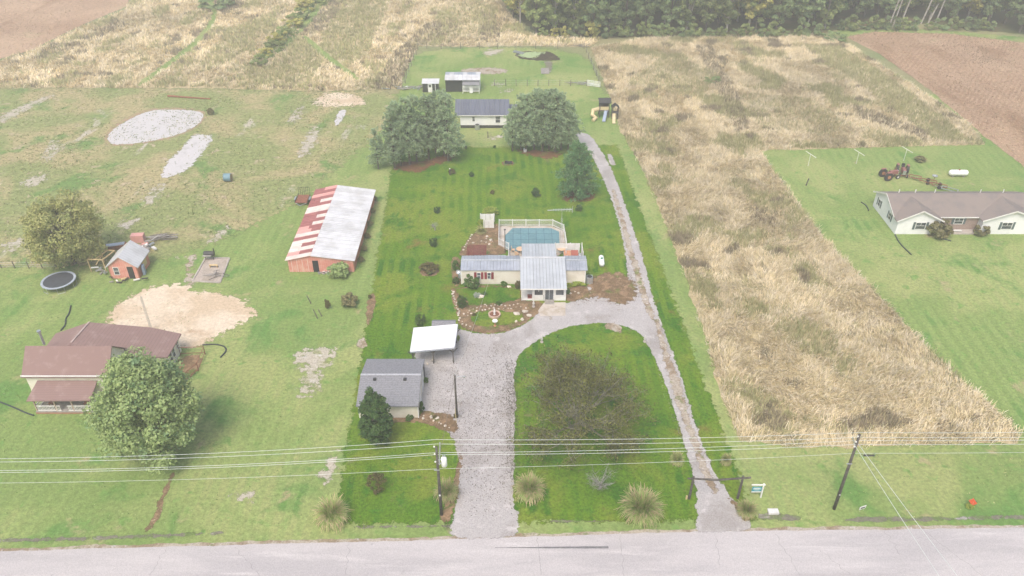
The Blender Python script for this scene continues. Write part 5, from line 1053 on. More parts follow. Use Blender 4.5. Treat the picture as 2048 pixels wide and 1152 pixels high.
rows_ = [(0, 0), (1, 0), (0, 1), (0, 0), (2, 2), (0, 0), (0, 2), (0, 0), (1, 0), (0, 2), (1, 1), (2, 0), (2, 2), (0, 0), (2, 0), (2, 0), (0, 2), (2, 2), (0, 0), (2, 0), (1, 2)]
rows_ = [(2, 2), (1, 0), (2, 2), (2, 0), (2, 2), (0, 0), (2, 2), (1, 0), (1, 0), (0, 2), (0, 0), (0, 2), (0, 0), (2, 2), (2, 2), (0, 0), (0, 2), (0, 0), (1, 1), (0, 0), (0, 1)]
for i, (ca, cb) in enumerate(rows_):
    ya = by0-.25+i*dyb; s = rs.uniform(.35, .65); up = rs.uniform(0, .03)
    for (u0, u1, c_) in ((0, s, ca), (s-.02, 1, cb)):
        p, q = Lf.lerp(Rt, u0), Lf.lerp(Rt, u1); zz = up+(.012 if u0 else 0)
        mb = MB().slab([(p.x, ya, p.z+zz), (p.x, ya+dyb-.01, p.z+zz), (q.x, ya+dyb-.01, q.z+zz), (q.x, ya, q.z+zz)], .03)
        for r_ in (.1, .5): mb.beam((p.x, ya+dyb*r_, p.z+zz+.01), (q.x, ya+dyb*r_, q.z+zz+.01), .05, .03)
        mb.build('roof_sheet', M_bsheet[c_], t)
for yy, n in ((109.8, 5), (105.0, 4), (99.0, 2)):
    for k in range(n): part(MB().box((bx0+.5+k*.36, yy, 2.0+.2*(.5+k*.36)/1.0*.9+.07), (.2, .5, .04), .3), 'hole', M_dark, t)
t = thing('flat_trailer', 'flat bed utility trailer with raised ramp and rusty wood floor left of barn', 'trailer', (*G(605, 408), 0)); x, y = G(605, 408)
part(MB().box((x, y+.6, .6), (1.9, 2.6, .12)), 'bed', M_rust, t)
for s in (-1, 1):
    part(MB().box((x+s*.97, y+.6, .85), (.06, 2.6, .06)), 'side_rail', M_black, t); 
    for k in range(4): part(MB().box((x+s*.97, y-.6+k*.8, .72), (.05, .05, .3)), 'stake', M_black, t)
    wl = part(MB().tube([(x+s*1.05, y+.6, .33), (x+s*1.27, y+.6, .33)], .33, 14), 'wheel', M_tyre, t); part(MB().box((x+s*1.15, y+.6, .74), (.3, 1.0, .05)), 'mudguard', M_galv, t)
for k in range(7): part(MB().tube([(x-.9+k*.3, y+1.95, .65), (x-.9+k*.3, y+2.15, 1.9)], .025, 5), 'ramp_bar', M_black, t)
part(MB().beam((x-.93, y+2.15, 1.9), (x+.93, y+2.15, 1.9), .05), 'ramp_top', M_black, t)
part(MB().beam((x-.85, y-.7, .55), (x, y-1.5, .5), .08).beam((x+.85, y-.7, .55), (x, y-1.5, .5), .08), 'drawbar', M_galv, t)
t = thing('rubbish_heap', 'white plastic rubbish on the ground before the barn door', 'rubbish', (*G(647, 546), 0)); x, y = G(647, 546)
for k in range(6): part(MB().box((x+random.uniform(-.8, .8), y+random.uniform(-.3, .3), .08), (.5, .3, .12), random.random()*3), 'scrap', M_wvinyl if k % 2 else M_galv, t)
x, y = G(642, 534); t = thing('white_bucket_stack', 'stacked white buckets beside the barn doorway', 'bucket', (x, y, 0)); part(MB().lathe([(.16, 0), (.2, .7), (0, .72)], 10, (x, y, 0)), 'bucket_body', M_wvinyl, t)
# bale
x, y = G(457, 362); t = thing('hay_bale', 'round hay bale in blue green wrap alone in the pasture', 'hay bale', (x, y, 0))
part(MB().tube([(x-.6, y, .68), (x+.6, y, .68)], .68, 20, False), 'wrap', mat('blue_wrap', (.16, .27, .31), (.12, .2, .24), 3), t, smooth=True); part(MB().tube([(x-.58, y, .68), (x+.62, y, .68)], .62, 20), 'hay', mat('brown_hay', (.3, .22, .13)), t)
x0_, y0_ = G(336, 194); x1_, y1_ = G(421, 199.5); tag(MB().tube([(x0_, y0_, .25), (x1_, y1_, .2)], [.22, .12], 8).build('fallen_pole', M_rust), 'long dark pole lying in the grass above the pond', 'pole')
# grill and bench on pad
x, y = G(421, 518); t = thing('smoker_grill', 'black barrel smoker standing at the top of the block pad', 'grill', (x, y, 0)); part(MB().tube([(x-.7, y, .95), (x+.7, y, .95)], .36, 14), 'barrel', M_black, t); part(MB().tube([(x+.75, y, 1.1), (x+.75, y, 1.8)], .07, 8), 'smoke_stack', M_black, t); part(MB().box((x-.2, y-.5, .85), (1.2, .4, .05)), 'shelf', M_greywood, t)
for a in (-.55, .55):
    for b in (-.25, .25): part(MB().box((x+a, y+b, .35), (.06, .06, .7)), 'leg', M_black, t)
x, y = G(428, 535); t = thing('pad_bench', 'low tan wooden bench in the middle of the block pad', 'bench', (x, y, 0)); part(MB().box((x, y, .42), (1.2, .35, .07)), 'seat', M_wood, t); part(MB().box((x-.5, y, .2), (.08, .3, .4)).box((x+.5, y, .2), (.08, .3, .4)), 'leg', M_wood, t)
x, y = G(425, 553); junkpile('brush_pile', 'heap of sticks on the front right of the block pad', 'brush pile', x+.5, y, 14, 1.6, .09, [M_post, M_greywood], (.7, .3), .3, .8)
rim = along([(385, 563), (440, 566), (459, 517), (411, 517), (385, 563)], .5)
t = thing('pad_border', 'row of blocks edging the gravel pad', 'edging', (*rim[0], 0), 0)
for i, p in enumerate(rim):
    q = rim[(i+1) % len(rim)]; part(MB().beam((*p, .06), (p[0]+(q[0]-p[0])*.92, p[1]+(q[1]-p[1])*.92, .06), .22, .16), 'block', M_paver, t)
# thin posts in left lawn
for (a, b, h, lab) in ((619, 602, 1.3, 'leaning left one of two thin posts on the neighbour lawn'), (632, 632, 1.5, 'right one of two thin posts on the neighbour lawn'), (641, 628, 1.2, 'short dark stake beside the vine stakes')):
    x, y = G(a+3, b+5); t = thing('garden_stake', lab, 'post', (x, y, 0)); part(MB().tube([(x, y, 0), (x-.35, y, h)], .06, 6), 'stake_shaft', M_post, t)
# thin radio tower by farmhouse
x, y = G(303, 660); t = thing('radio_mast', 'thin pale lattice mast rising behind the farmhouse', 'mast', (x, y, 0)); mb = MB()
for k in range(3): mb.tube([(x+.15*math.cos(k*2.1), y+.15*math.sin(k*2.1), 0), (x+.12*math.cos(k*2.1), y+.12*math.sin(k*2.1), 5.2)], .02, 4)
for i in range(14):
    for k in range(3): a, b = k*2.1, (k+1)*2.1; mb.tube([(x+.14*math.cos(a), y+.14*math.sin(a), i*.37), (x+.14*math.cos(b), y+.14*math.sin(b), i*.37+.37)], .01, 3)
part(mb, 'mast', M_galv, t)

# ------------------------------------------------------------------ ranch house right
t = thing('ranch_house', 'white ranch house with taupe shingle roof, two front gables and dark shutters', 'house', (66, 104, 0))
RX0, RX1, RY0, RY1, RM = 57.5, 79.2, 103.4, 112.2, 107.8
gable_house(t, RX0, RX1, RY0+1.2, RY1, 2.5, 4.2, M_siding_w, M_tshingle, oh=.35, axis='x', roofname='roof_slope', rake=.35)
part(MB().box(((63.8+70.2)/2, RY0+1.19, 1.2), (6.3, .03, 2.3)), 'brick_front', mat('brick_facade', (.33, .25, .21), (.27, .2, .17), 6, .9, rows=('Z', .08, .2)), t)
def frontgable(xa, xb, zp):
    xm = (xa+xb)/2; yb = RY0-.35
    part(MB().prism([(xa, RY0, 0), (xb, RY0, 0), (xb, RY0, 2.45), (xm, RY0, zp-.08), (xa, RY0, 2.45)], (0, .14, 0)), 'wall', M_siding_w, t)
    for xx in (xa+.07, xb-.07): part(MB().box((xx, RY0+.67, 1.2), (.14, 1.04, 2.4)), 'wall', M_siding_w, t)
    k = (zp-2.5)/(xm-xa); e = .35
    # valley runs back until it meets the main slope (pitch ks)
    ks = (4.2-2.5)/(RM+.1-(RY0+1.2)); yv = lambda z: RY0+1.2+(z-2.5)/ks+.1
    zl = 2.5-k*e
    for s, xe in ((-1, xa-e), (1, xb+e)):
        part(MB().slab([(xe, yb, zl+.06), (xm, yb, zp+.06), (xm, yv(zp), zp+.08), (xe, yv(zl)+.2, zl+.08)], .12), 'roof_slope', M_tshingle, t)
        part(MB().beam((xe, yb-.02, zl+.0), (xm, yb-.02, zp+.0), .05, .2), 'rake_board', M_wvinyl, t)
    part(MB().tube([(xm, RY0-.02, zp-.55), (xm, RY0-.05, zp-.55)], .22, 14), 'gable_vent', M_wvinyl, t)
frontgable(57.5, 63.8, 4.05); frontgable(70.2, 78.6, 4.05)
window(t, (61.0, RY0, 1.45), 1.5, 1.15, shutter=M_gshut); window(t, (73.9, RY0, 1.45), 1.5, 1.15, shutter=M_gshut); window(t, (67.2, RY0+1.17, 1.6), 1.3, 1.0, shutter=M_gshut)
window(t, (RX0, 110.4, 1.5), .8, 1.1, 'x-', shutter=M_gshut); window(t, (RX0, 106.2, 1.5), .8, 1.1, 'x-', shutter=M_gshut)
part(MB().box((67, RY0+.85, 2.36), (6.2, .05, .16)), 'gutter', M_wvinyl, t); part(MB().box((67, RY0+.5, .1), (6.2, 1.2, .2)), 'porch_floor', M_paver, t); part(MB().box((67.0, RY0+.3, .45), (1.2, .35, .08)), 'bench', M_wvinyl, t)
for k, xx in enumerate((59.5, 62, 65, 72, 75.5)): part(MB().tube([(xx, 109.4, 3.5), (xx, 109.4, 4.35)], .07, 8), 'vent_pipe', M_wvinyl, t)
for sx_, s in ((RX0-.37, 1),): part(MB().beam((sx_, RY0+.85, 2.35), (sx_, 108.4, 4.18), .05, .2).beam((sx_, 108.4, 4.18), (sx_, RY1+.35, 2.35), .05, .2), 'rake_board', M_wvinyl, t)
# tractors
def tractor(px, py, rz, lab, rim):
    x, y = G(px, py); t = thing('tractor', lab, 'tractor', (x, y, 0), rz)
    MB().box((1.05, 0, 1.05), (1.5, .5, .6)).build('bonnet', M_tractor, t, False); MB().box((.2, 0, .85), (1.2, .6, .5)).build('transmission', M_tractor, t, False); MB().box((1.85, 0, 1.0), (.1, .5, .7)).build('grille', M_galv, t, False)
    MB().box((-.3, 0, 1.25), (.45, .5, .1)).box((-.5, 0, 1.5), (.08, .5, .4)).build('seat', M_black, t, False)
    MB().tube([(.35, 0, 1.3), (.1, 0, 1.65)], .025, 5).build('steering_column', M_black, t, False)
    MB().tube([(.1+.0, .18*math.cos(a), 1.65+.18*math.sin(a)) for a in np.linspace(0, 6.28, 11)], .02, 4).build('steering_wheel', M_black, t, False)
    MB().tube([(1.1, .1, 1.3), (1.1, .1, 1.95)], .035, 6).build('exhaust', M_rust, t, False)
    for s in (-1, 1):
        wl = MB().tube([(-.35, s*.62, .72), (-.35, s*.98, .72)], .72, 18).build('rear_wheel', M_tyre, t, False); MB().tube([(-.35, s*.60, .72), (-.35, s*1.0, .72)], .3, 14).build('rim', rim, wl, False)
        MB().box((-.35, s*.8, 1.5), (.9, .42, .05)).build('fender', M_tractor, t, False)
        wl = MB().tube([(1.65, s*.5, .36), (1.65, s*.68, .36)], .36, 14).build('front_wheel', M_tyre, t, False); MB().tube([(1.65, s*.48, .36), (1.65, s*.7, .36)], .18, 12).build('rim', M_wvinyl, wl, False)
    MB().box((1.6, 0, .4), (.15, 1.0, .15)).build('front_axle', M_rust, t, False)
    return t
tractor(1773, 357, R_(14), 'old red tractor seen from its side with an orange wheel rim', M_orange); tractor(1803, 347, R_(255), 'old red tractor facing the camera behind the other tractor', M_tractor)
def implement(px, py, rz, L, lab, mats, wheels=True):
    x, y = G(px, py); t = thing('farm_implement', lab, 'farm implement', (x, y, 0), rz); m, m2 = mats
    MB().beam((-L/2, -.5, .45), (L/2, -.5, .45), .1).beam((-L/2, .5, .45), (L/2, .5, .45), .1).beam((-L/2, -.5, .45), (-L/2, .5, .45), .1).beam((L/2, -.5, .45), (L/2, .5, .45), .1).build('frame', m, t, False)
    MB().beam((-L/2, 0, .45), (-L/2-1.1, 0, .4), .1).build('drawbar', m, t, False)
    for k in range(5): MB().tube([(-L/2+.2+k*(L-.4)/4, -.5, .45), (-L/2+.3+k*(L-.4)/4, .5, .12)], .04, 5).build('tine', m2, t, False)
    if wheels:
        for s in (-1, 1): MB().tube([(0, s*.62, .3), (0, s*.76, .3)], .3, 12).build('wheel', M_tyre, t, False)
implement(1829, 358, R_(-25), 1.9, 'low rusty cultivator frame just right of the tractors', (M_rust, M_galv), False)
implement(1855, 366, R_(-25), 2.6, 'rusty orange implement with grey seat in the implement row', (M_rust, M_tractor)); implement(1878, 375, R_(-30), 2.2, 'dark wheeled implement second from the ranch house', (M_rust, M_black)); implement(1898, 383, R_(-35), 2.4, 'pale implement closest to the ranch house roof', (M_galv, M_black), False)
x, y = G(1866, 364); t = thing('implement_seat', 'grey metal seat on the orange implement', 'seat', (x, y, .5)); part(MB().lathe([(0, 1.0), (.4, 1.05), (.45, 1.2)], 12, (x, y, 0)), 'seat_pan', M_galv, t); part(MB().tube([(x, y, .45), (x, y, 1.0)], .05, 6), 'stem', M_rust, t)
# clothes poles
for (a, b, c, d, lab) in ((1616, 332, 1636, 320, 'left one of three white clothes line poles'), (1712, 328, 1735, 319, 'middle one of three white clothes line poles'), (1807, 322, 1829, 315, 'right one of three white clothes line poles')):
    x, y = G(a, b); t = thing('clothes_pole', lab, 'pole', (x, y, 0)); part(MB().tube([(x, y, 0), (x, y, 2.2)], .035, 6), 'upright', M_wvinyl, t); part(MB().tube([(x-.6, y+.9, 2.4), (x+.7, y-.9, 2.0)], .04, 6), 'crossbar', M_wvinyl, t)
x, y = G(1612, 371); t = thing('lone_post', 'single leaning dark post on the ranch lawn near the field', 'post', (x, y, 0)); part(MB().tube([(x, y, 0), (x+.2, y, 1.3)], .1, 7), 'post_shaft', M_pole, t)
for p in ([(1990, 352), (2048, 356)],):
    pass

# ------------------------------------------------------------------ vegetation
def crown_mesh(name, R, z0, z1, clumps, per, leaf, m, seed, shape='round', droop=0, aspect=.75, fill=.55):
    rng = np.random.default_rng(seed); zc, hz = (z0+z1)/2, (z1-z0)/2
    d = unit(rng.normal(size=(clumps, 3))); rad = rng.uniform(fill, 1, clumps)**.6
    c = d*rad[:, None]; t = (c[:, 2]+1)/2
    prof = {'round': 1+0*t, 'cone': 1.25-1.0*t, 'dome': 1.05-.15*t, 'egg': 1.12-.4*t, 'tear': 1.2-.75*t}[shape]
    lump = 1+rng.uniform(-.18, .12, clumps)
    cx, cy, cz = c[:, 0]*R*prof*lump, c[:, 1]*R*prof*lump, zc+c[:, 2]*hz*lump
    cr = R*rng.uniform(.16, .30, clumps)
    n = clumps*per; idx = np.repeat(np.arange(clumps), per)
    dd = unit(rng.normal(size=(n, 3))+np.array([0, 0, .25])); rr = rng.uniform(.35, 1.05, n)**.6
    P = np.stack([cx[idx], cy[idx], cz[idx]], 1)+dd*(cr[idx]*rr)[:, None]*np.array([1, 1, .75])
    P[:, 2] = np.maximum(P[:, 2], .04)
    N = unit(dd+.55*rng.normal(size=(n, 3))+np.array([0, 0, .35]))
    me = arr_mesh(name, leaf_quads(P, N, leaf, aspect, rng), 4, m)
    return me, list(zip(cx, cy, cz))
def trunk_mb(h, r, cl, seed, n=12, start=.35):
    rr = random.Random(seed); mb = MB().tube([(0, 0, 0), (.05*h*.1, 0, h*.3), (0, .03*h*.1, h*.62), (0, 0, h*.85)], [r, r*.8, r*.5, r*.15], 8)
    for c in rr.sample(cl, min(n, len(cl))):
        z = min(c[2]*.8, h*rr.uniform(start, .6)); a = Vector((0, 0, max(.1, z*.8))); b = Vector(c)
        mid = a.lerp(b, .5)+Vector((0, 0, .06*h*rr.uniform(-1, 1))); mb.tube([a, mid, b], [r*.38, r*.22, r*.06], 5)
    return mb
def plant(proto_name, label, cat, x, y, cr_me, tr_me, s=(1, 1, 1), rz=0, group=None, crown='crown', z=0):
    t = thing(proto_name, label, cat, (x, y, z), rz, group); t.scale = s
    obj_from(cr_me, crown, t)
    if tr_me: obj_from(tr_me, 'trunk', t)
    return t
def tmesh(mb, m, name='trunk'):
    o = mb.build(name, m); me = o.data; bpy.data.objects.remove(o); return me
L_maple = leafmat('maple_leaf', (.24, .33, .12), (.38, .46, .19), (.20, .31, .15), transl=.35); L_olive = leafmat('olive_leaf', (.38, .40, .14), (.52, .50, .20), (.31, .37, .14), transl=.35); L_pine = leafmat('pine_needle', (.31, .42, .24), (.46, .55, .33), (.37, .47, .32), transl=.4)
L_pear = leafmat('pear_leaf', (.03, .075, .018), (.085, .155, .04), (.04, .095, .028)); L_box = leafmat('box_leaf', (.04, .085, .016), (.09, .15, .03)); L_brown = leafmat('brown_bush_leaf', (.09, .075, .03), (.17, .145, .05), (.08, .11, .03))
L_lime = leafmat('lime_leaf', (.18, .27, .04), (.36, .40, .07)); L_green = leafmat('bush_leaf', (.06, .13, .028), (.13, .22, .05)); L_burn = leafmat('olive_brown_bush', (.16, .15, .065), (.26, .23, .11), (.14, .17, .06))
LF = [leafmat('forest_leaf_dark', (.15, .22, .09), (.25, .32, .13), (.18, .26, .13), transl=.35, rnd=.25), leafmat('forest_leaf_mid', (.18, .25, .08), (.30, .34, .12), (.20, .26, .11), transl=.35, rnd=.25), leafmat('forest_leaf_yellow', (.38, .38, .10), (.52, .47, .14), (.30, .33, .10), transl=.35, rnd=.15)]
# big maple, left
me, cl = crown_mesh('maple_crown', 5.5, 1.2, 12.4, 165, 210, .17, L_maple, 3, 'tear'); x, y = G(322, 902)
plant('maple_tree', 'large pale green maple beside the old farmhouse', 'tree', x, y, me, tmesh(trunk_mb(12, .35, cl, 1, 30), M_bark))
me, cl = crown_mesh('olive_crown', 5.2, .8, 10.4, 130, 190, .16, L_olive, 5, 'dome'); x, y = G(150, 527)
plant('elm_tree', 'round olive yellow tree behind the trampoline', 'tree', x, y, me, tmesh(trunk_mb(10, .3, cl, 2, 30), M_bark))
me, cl = crown_mesh('pear_crown', 1.85, .6, 7.3, 150, 120, .12, L_pear, 16, 'tear'); x, y = G(757, 887)
plant('pear_tree', 'dense dark green oval tree in front of the garage', 'tree', x, y, me, tmesh(trunk_mb(6, .14, cl, 3, 10), M_bark))
# pines
def pine_mesh(h, R, seed, base=.12, step=.05):
    rng = np.random.default_rng(seed); mb = MB().tube([(0, 0, 0), (0, 0, h*.5), (0, 0, h*.97)], [.2, .14, .03], 8); P, N = [], []
    z = h*base
    while z < h*.98:
        t = (z/h-base)/(1-base); ln = R*(min(1, .75+t*1.5))*(1-max(0, t-.15)/.85)**.62+.15; k = rng.integers(6, 9)
        for i in range(k):
            if rng.random() < .08: continue
            a = rng.uniform(0, 6.283); l = ln*rng.uniform(.7, 1.1); rise = l*rng.uniform(.05, .4)*(.35+t)
            e = Vector((math.cos(a)*l, math.sin(a)*l, z+rise)); tone = rng.uniform(); s0 = Vector((0, 0, z)); mb.tube([s0, s0.lerp(e, .5)+Vector((0, 0, -.05)), e], [.05, .03, .01], 4, False)
            m = max(3, int(l*2.4))
            for j in range(m):
                u = .3+.75*j/m; c = np.array(s0.lerp(e, u))+rng.normal(0, .10+.05*l, 3); q = 17
                dd = unit(rng.normal(size=(q, 3))+np.array([math.cos(a)*.7, math.sin(a)*.7, .7])); P.append(c+dd*.20); N.append(dd)
        z += h*step*rng.uniform(.8, 1.2)
    P = np.concatenate(P); D = np.concatenate(N); n = len(P); s = unit(np.cross(D, rng.normal(size=(n, 3))))*.05; L = D*(.20*rng.uniform(.7, 1.3, n))[:, None]
    V = np.stack([P-L-s, P-L+s, P+L+s*.5, P+L-s*.5], 1).reshape(-1, 3)
    return arr_mesh('pine_crown', V, 4, L_pine), tmesh(mb, M_bark)
pm = [pine_mesh(12, 3.0, 31, .14), pine_mesh(12, 2.8, 32, .22), pine_mesh(9.4, 3.75, 33, .04, .034)]
L_spr = leafmat('lot_pine_needle', (.11, .25, .09), (.27, .44, .20), (.16, .33, .16), transl=.3)
me = pm[2][0].copy(); me.materials.clear(); me.materials.append(L_spr)
x, y = G(1153, 391); plant('pine_tree', 'single full dark green pine standing on the back lawn by the lane', 'tree', x, y, me, pm[2][1], (1, 1, 1))
lp = [(757, 338, .62, 0), (790, 337, .92, 1), (802, 331, .98, 0), (820, 329, 1.0, 1), (834, 323, 1.0, 0), (858, 318, .98, 1), (872, 306, .95, 0), (889, 313, 1.02, 1), (897, 322, 1.02, 0)]
lab_l = ['short pine at the far left of the left pine row', 'second pine from the left of the left pine row', 'third pine from the left of the left pine row', 'fourth pine from the left of the left pine row', 'middle pine of the left pine row', 'fourth pine from the right of the left pine row', 'third pine from the right of the left pine row', 'second pine from the right of the left pine row', 'rightmost tall pine of the left pine row']
for (a, b, s, k), lb in zip(lp, lab_l): x, y = G(a, b); plant('pine_tree', lb, 'tree', x, y, pm[k][0], pm[k][1], (s, s, s*1.02), random.random()*6, 'pines along the back of the lot')
rp = [(1025, 302, .78, 1), (1042, 299, 1.0, 0), (1052, 303, 1.05, 1), (1068, 299, 1.1, 0), (1085, 303, 1.12, 1), (1098, 299, 1.12, 0), (1110, 304, 1.1, 1), (1122, 300, 1.05, 0), (1136, 303, .9, 1)]
lab_r = ['slim leftmost pine of the right pine row', 'second pine from the left of the right pine row', 'third pine from the left of the right pine row', 'fourth pine from the left of the right pine row', 'middle pine of the right pine row', 'fourth pine from the right of the right pine row', 'third pine from the right of the right pine row', 'second pine from the right of the right pine row', 'rightmost pine of the right pine row']
for (a, b, s, k), lb in zip(rp, lab_r): x, y = G(a, b); plant('pine_tree', lb, 'tree', x, y, pm[k][0], pm[k][1], (s*.98, s*.98, s*.87), random.random()*6, 'pines along the back of the lot')
# walnut: bare limbs with sparse dark leaflets
def walnut():
    rr = random.Random(4); mb = MB(); tips = []; H0, RR, HT = 2.2, 7.5, 9.8
    mb.tube([(0, 0, 0), (.1, 0, 1.2), (0, 0, H0)], [.36, .28, .26], 9)
    def dome(a, e): return Vector((RR*math.cos(a)*math.cos(e), RR*math.sin(a)*math.cos(e), 2.6+(HT-2.6)*math.sin(e)))
    def limb(a, b, r0, r1, n=4, k=.12):
        pts = [a]; L = (b-a).length
        for i in range(1, n+1): pts.append(a.lerp(b, i/n)+Vector((rr.gauss(0, 1), rr.gauss(0, 1), rr.gauss(0, 1)))*(k*L/n if i < n else 0))
        mb.tube(pts, [r0+(r1-r0)*i/n for i in range(n+1)], 4 if r0 < .06 else 6, False); return pts
    for i in range(20):
        a = i*6.283*.382+rr.uniform(-.2, .2); e = rr.choice((.15, .4, .7, 1.0, 1.25)); tgt = dome(a, e)*.62; tgt.z = max(tgt.z, 2.6)
        p1 = limb(Vector((0, 0, H0*rr.uniform(.8, 1))), tgt, .15, .07)
        for j in range(6):
            s0 = p1[rr.choice((2, 3, 4))]; t2 = dome(a+rr.uniform(-.5, .5), max(.02, min(1.5, e+rr.uniform(-.35, .35))))*rr.uniform(.8, .97); t2.z = max(1.2, t2.z)
            p2 = limb(s0, t2, .06, .025)
            for k in range(5):
                s1 = p2[rr.choice((2, 3, 4))]; t3 = s1+Vector((rr.gauss(0, .8), rr.gauss(0, .8), rr.gauss(.15, .5)))+t2.normalized()*.4
                p3 = limb(s1, t3, .02, .008, 3); tips += [(q, (t3-s1).normalized()) for q in p3[1:]]
                for l in range(2): q = p3[rr.choice((1, 2))]; t4 = q+Vector((rr.gauss(0, .45), rr.gauss(0, .45), rr.gauss(0, .3))); limb(q, t4, .01, .005, 1); tips.append((t4, (t4-q).normalized()))
    rng = np.random.default_rng(8); P, D = [], []
    for q, d in tips:
        k = rng.integers(5, 11)
        for _ in range(k): P.append(np.array(q)+rng.normal(0, .22, 3)); D.append(np.array(d)*.3+rng.normal(0, .8, 3)+np.array([0, 0, -.3]))
    P = np.array(P); N = unit(rng.normal(size=P.shape)+np.array([0, 0, .6]))
    return arr_mesh('walnut_leaves', leaf_quads(P, N, .15, .36, rng), 4, leafmat('walnut_leaflet', (.035, .033, .016), (.27, .28, .07), (.15, .15, .05))), tmesh(mb, mat('walnut_bark', (.16, .15, .11), (.26, .25, .2), 1.2, .85))
wl, wt = walnut(); x, y = G(1157, 872); x -= .2
plant('walnut_tree', 'wide spreading walnut with sparse dark leaves on the island lawn', 'tree', x, y, wl, wt)
# fallen leaves on the drive and under the walnut
def litter(poly, dens, size, label, z, m, fade=None):
    X, Y = scatter(W(poly), dens)
    if fade is not None:
        fx_, fy_ = G(*fade); d = np.hypot(X-fx_, Y-fy_); k = RNG.random(len(X)) < np.clip(1.5-d/11, .05, 1); X, Y = X[k], Y[k]
    n = len(X); P = np.stack([X, Y, RNG.uniform(z, z+.04, n)], 1); N = unit(RNG.normal(size=(n, 3))*.5+np.array([0, 0, 1.2]))
    tag(obj_from(arr_mesh('fallen_leaves', leaf_quads(P, N, size, .32), 4, m), 'fallen_leaves'), label, 'fallen leaves', None, 'stuff')
M_litter = leafmat('dead_leaflet', (.035, .03, .025), (.13, .10, .06), transl=.05)
litter([(850, 845), (842, 740), (905, 680), (1020, 690), (1030, 760), (1028, 1040), (905, 1045), (916, 900), (895, 860)], 30, .085, 'dark curled leaves strewn over the wide gravel drive', .05, M_litter, (1060, 830))
litter([(1012, 720), (1034, 720), (1040, 960), (1014, 960)], 45, .10, 'dense line of dead leaves along the drive edge', .05, M_litter, (1060, 830))
litter([(1030, 720), (1300, 700), (1330, 860), (1250, 940), (1030, 960)], 9, .10, 'scattered dead leaves on the island lawn under the walnut', .06, M_litter, (1157, 840))
litter([(1310, 640), (1318, 640), (1440, 985), (1425, 990), (1360, 830)], 10, .08, 'brown leaves along the middle of the right lane', .06, leafmat('brown_leaf', (.13, .07, .035), (.25, .16, .09)))
litter([(1130, 590), (1200, 560), (1270, 590), (1240, 610), (1150, 612)], 10, .09, 'brown leaves on the worn ground right of the sunroom', .06, leafmat('brown_leaf', (.13, .07, .035), (.25, .16, .09)))
litter([(915, 650), (1060, 625), (1040, 660), (960, 680), (915, 672)], 8, .09, 'brown leaves along the garden edge of the drive', .06, leafmat('brown_leaf', (.13, .07, .035), (.25, .16, .09)))
# bare small tree
def bare(h, R, seed, m, nb=12):
    rr = random.Random(seed); mb = MB().tube([(0, 0, 0), (0, 0, h*.3)], [.09, .06], 6)
    for i in range(nb):
        a = rr.uniform(0, 6.283); e = Vector((R*math.cos(a)*rr.uniform(.5, 1), R*math.sin(a)*rr.uniform(.5, 1), h*rr.uniform(.45, 1))); s = Vector((0, 0, h*rr.uniform(.1, .3))); mid = s.lerp(e, .5)+Vector((0, 0, .12)); mb.tube([s, mid, e], [.035, .022, .006], 4, False)
        for j in range(7):
            q = s.lerp(e, rr.uniform(.35, 1)); t2 = q+Vector((rr.gauss(0, .35), rr.gauss(0, .35), rr.gauss(.1, .25))); mb.tube([q, t2], [.014, .004], 3, False)
            for k in range(2): mb.tube([t2.lerp(q, .4), t2+Vector((rr.gauss(0, .2), rr.gauss(0, .2), rr.gauss(.05, .15)))], [.008, .003], 3, False)
    return mb
x, y = G(1200, 978); t = thing('bare_dogwood', 'small leafless grey tree on the island lawn behind the grass clumps', 'tree', (x, y, .05)); bare(2.6, 1.7, 6, None, 22).build('branches', mat('grey_twig', (.3, .29, .27), (.2, .19, .18)), t, False)
x, y = G(870, 461); t = thing('bare_sapling', 'tiny bare sapling on the lawn left of the pool bed', 'sapling', (x, y, .03)); bare(1.2, .5, 9, None, 7).build('branches', mat('grey_twig', (.3, .29, .27)), t, False)
# bushes
bush_cache = {}
def bush(px, py, wpx, hm, L, label, shape='dome', cat='bush', leaf=.14, clumps=40, per=42, nm='shrub', z=0, seed=None):
    x, y = G(px, py); r = wpx/2/scale_at(y); key = (L.name, shape, seed)
    if key not in bush_cache: bush_cache[key] = crown_mesh('foliage', 1.0, .02, 1.6, clumps, per, leaf, L, 40+len(bush_cache), shape)[0]
    r *= .95
    plant(nm, label, cat, x, y+r*.7, bush_cache[key], None, (r, r, hm/1.6), random.random()*6, None, 'foliage', z+.03)
bush(945, 580, 34, 1.7, L_green, 'large round green shrub in front of the maroon shutters', 'round'); bush(924, 618, 25, 1.5, L_box, 'clipped dark globe shrub at the left of the front garden', 'round', leaf=.09)
bush(857, 548, 38, 1.0, L_brown, 'low brownish dome shrub on the lawn left of the home'); bush(913, 544, 20, 1.5, L_green, 'tall green shrub at the left end of the home', 'egg'); bush(912, 570, 15, .9, L_box, 'small dark shrub beside the left corner of the home')
bush(874, 428, 14, 1.1, L_pear, 'small dark shrub on the lawn left of the white enclosure', 'round'); bush(867, 495, 17, 1.4, L_pear, 'dark lopsided shrub on the lawn left of the pergola', 'round'); bush(841, 655, 23, 1.7, L_box, 'round green shrub behind the carport', 'round')
bush(904, 350, 14, .9, L_brown, 'brown shrub beside the white capped post'); bush(943, 355, 12, .8, L_pear, 'small dark shrub in a worn ring on the back lawn'); bush(1072, 396, 19, 1.5, L_pear, 'dark upright shrub in the middle of the back lawn', 'egg'); bush(985, 390, 9, .7, L_brown, 'tiny brown shrub in the middle of the back lawn'); bush(1158, 424, 16, 1.0, L_pear, 'dark shrub behind the tip of the antenna')
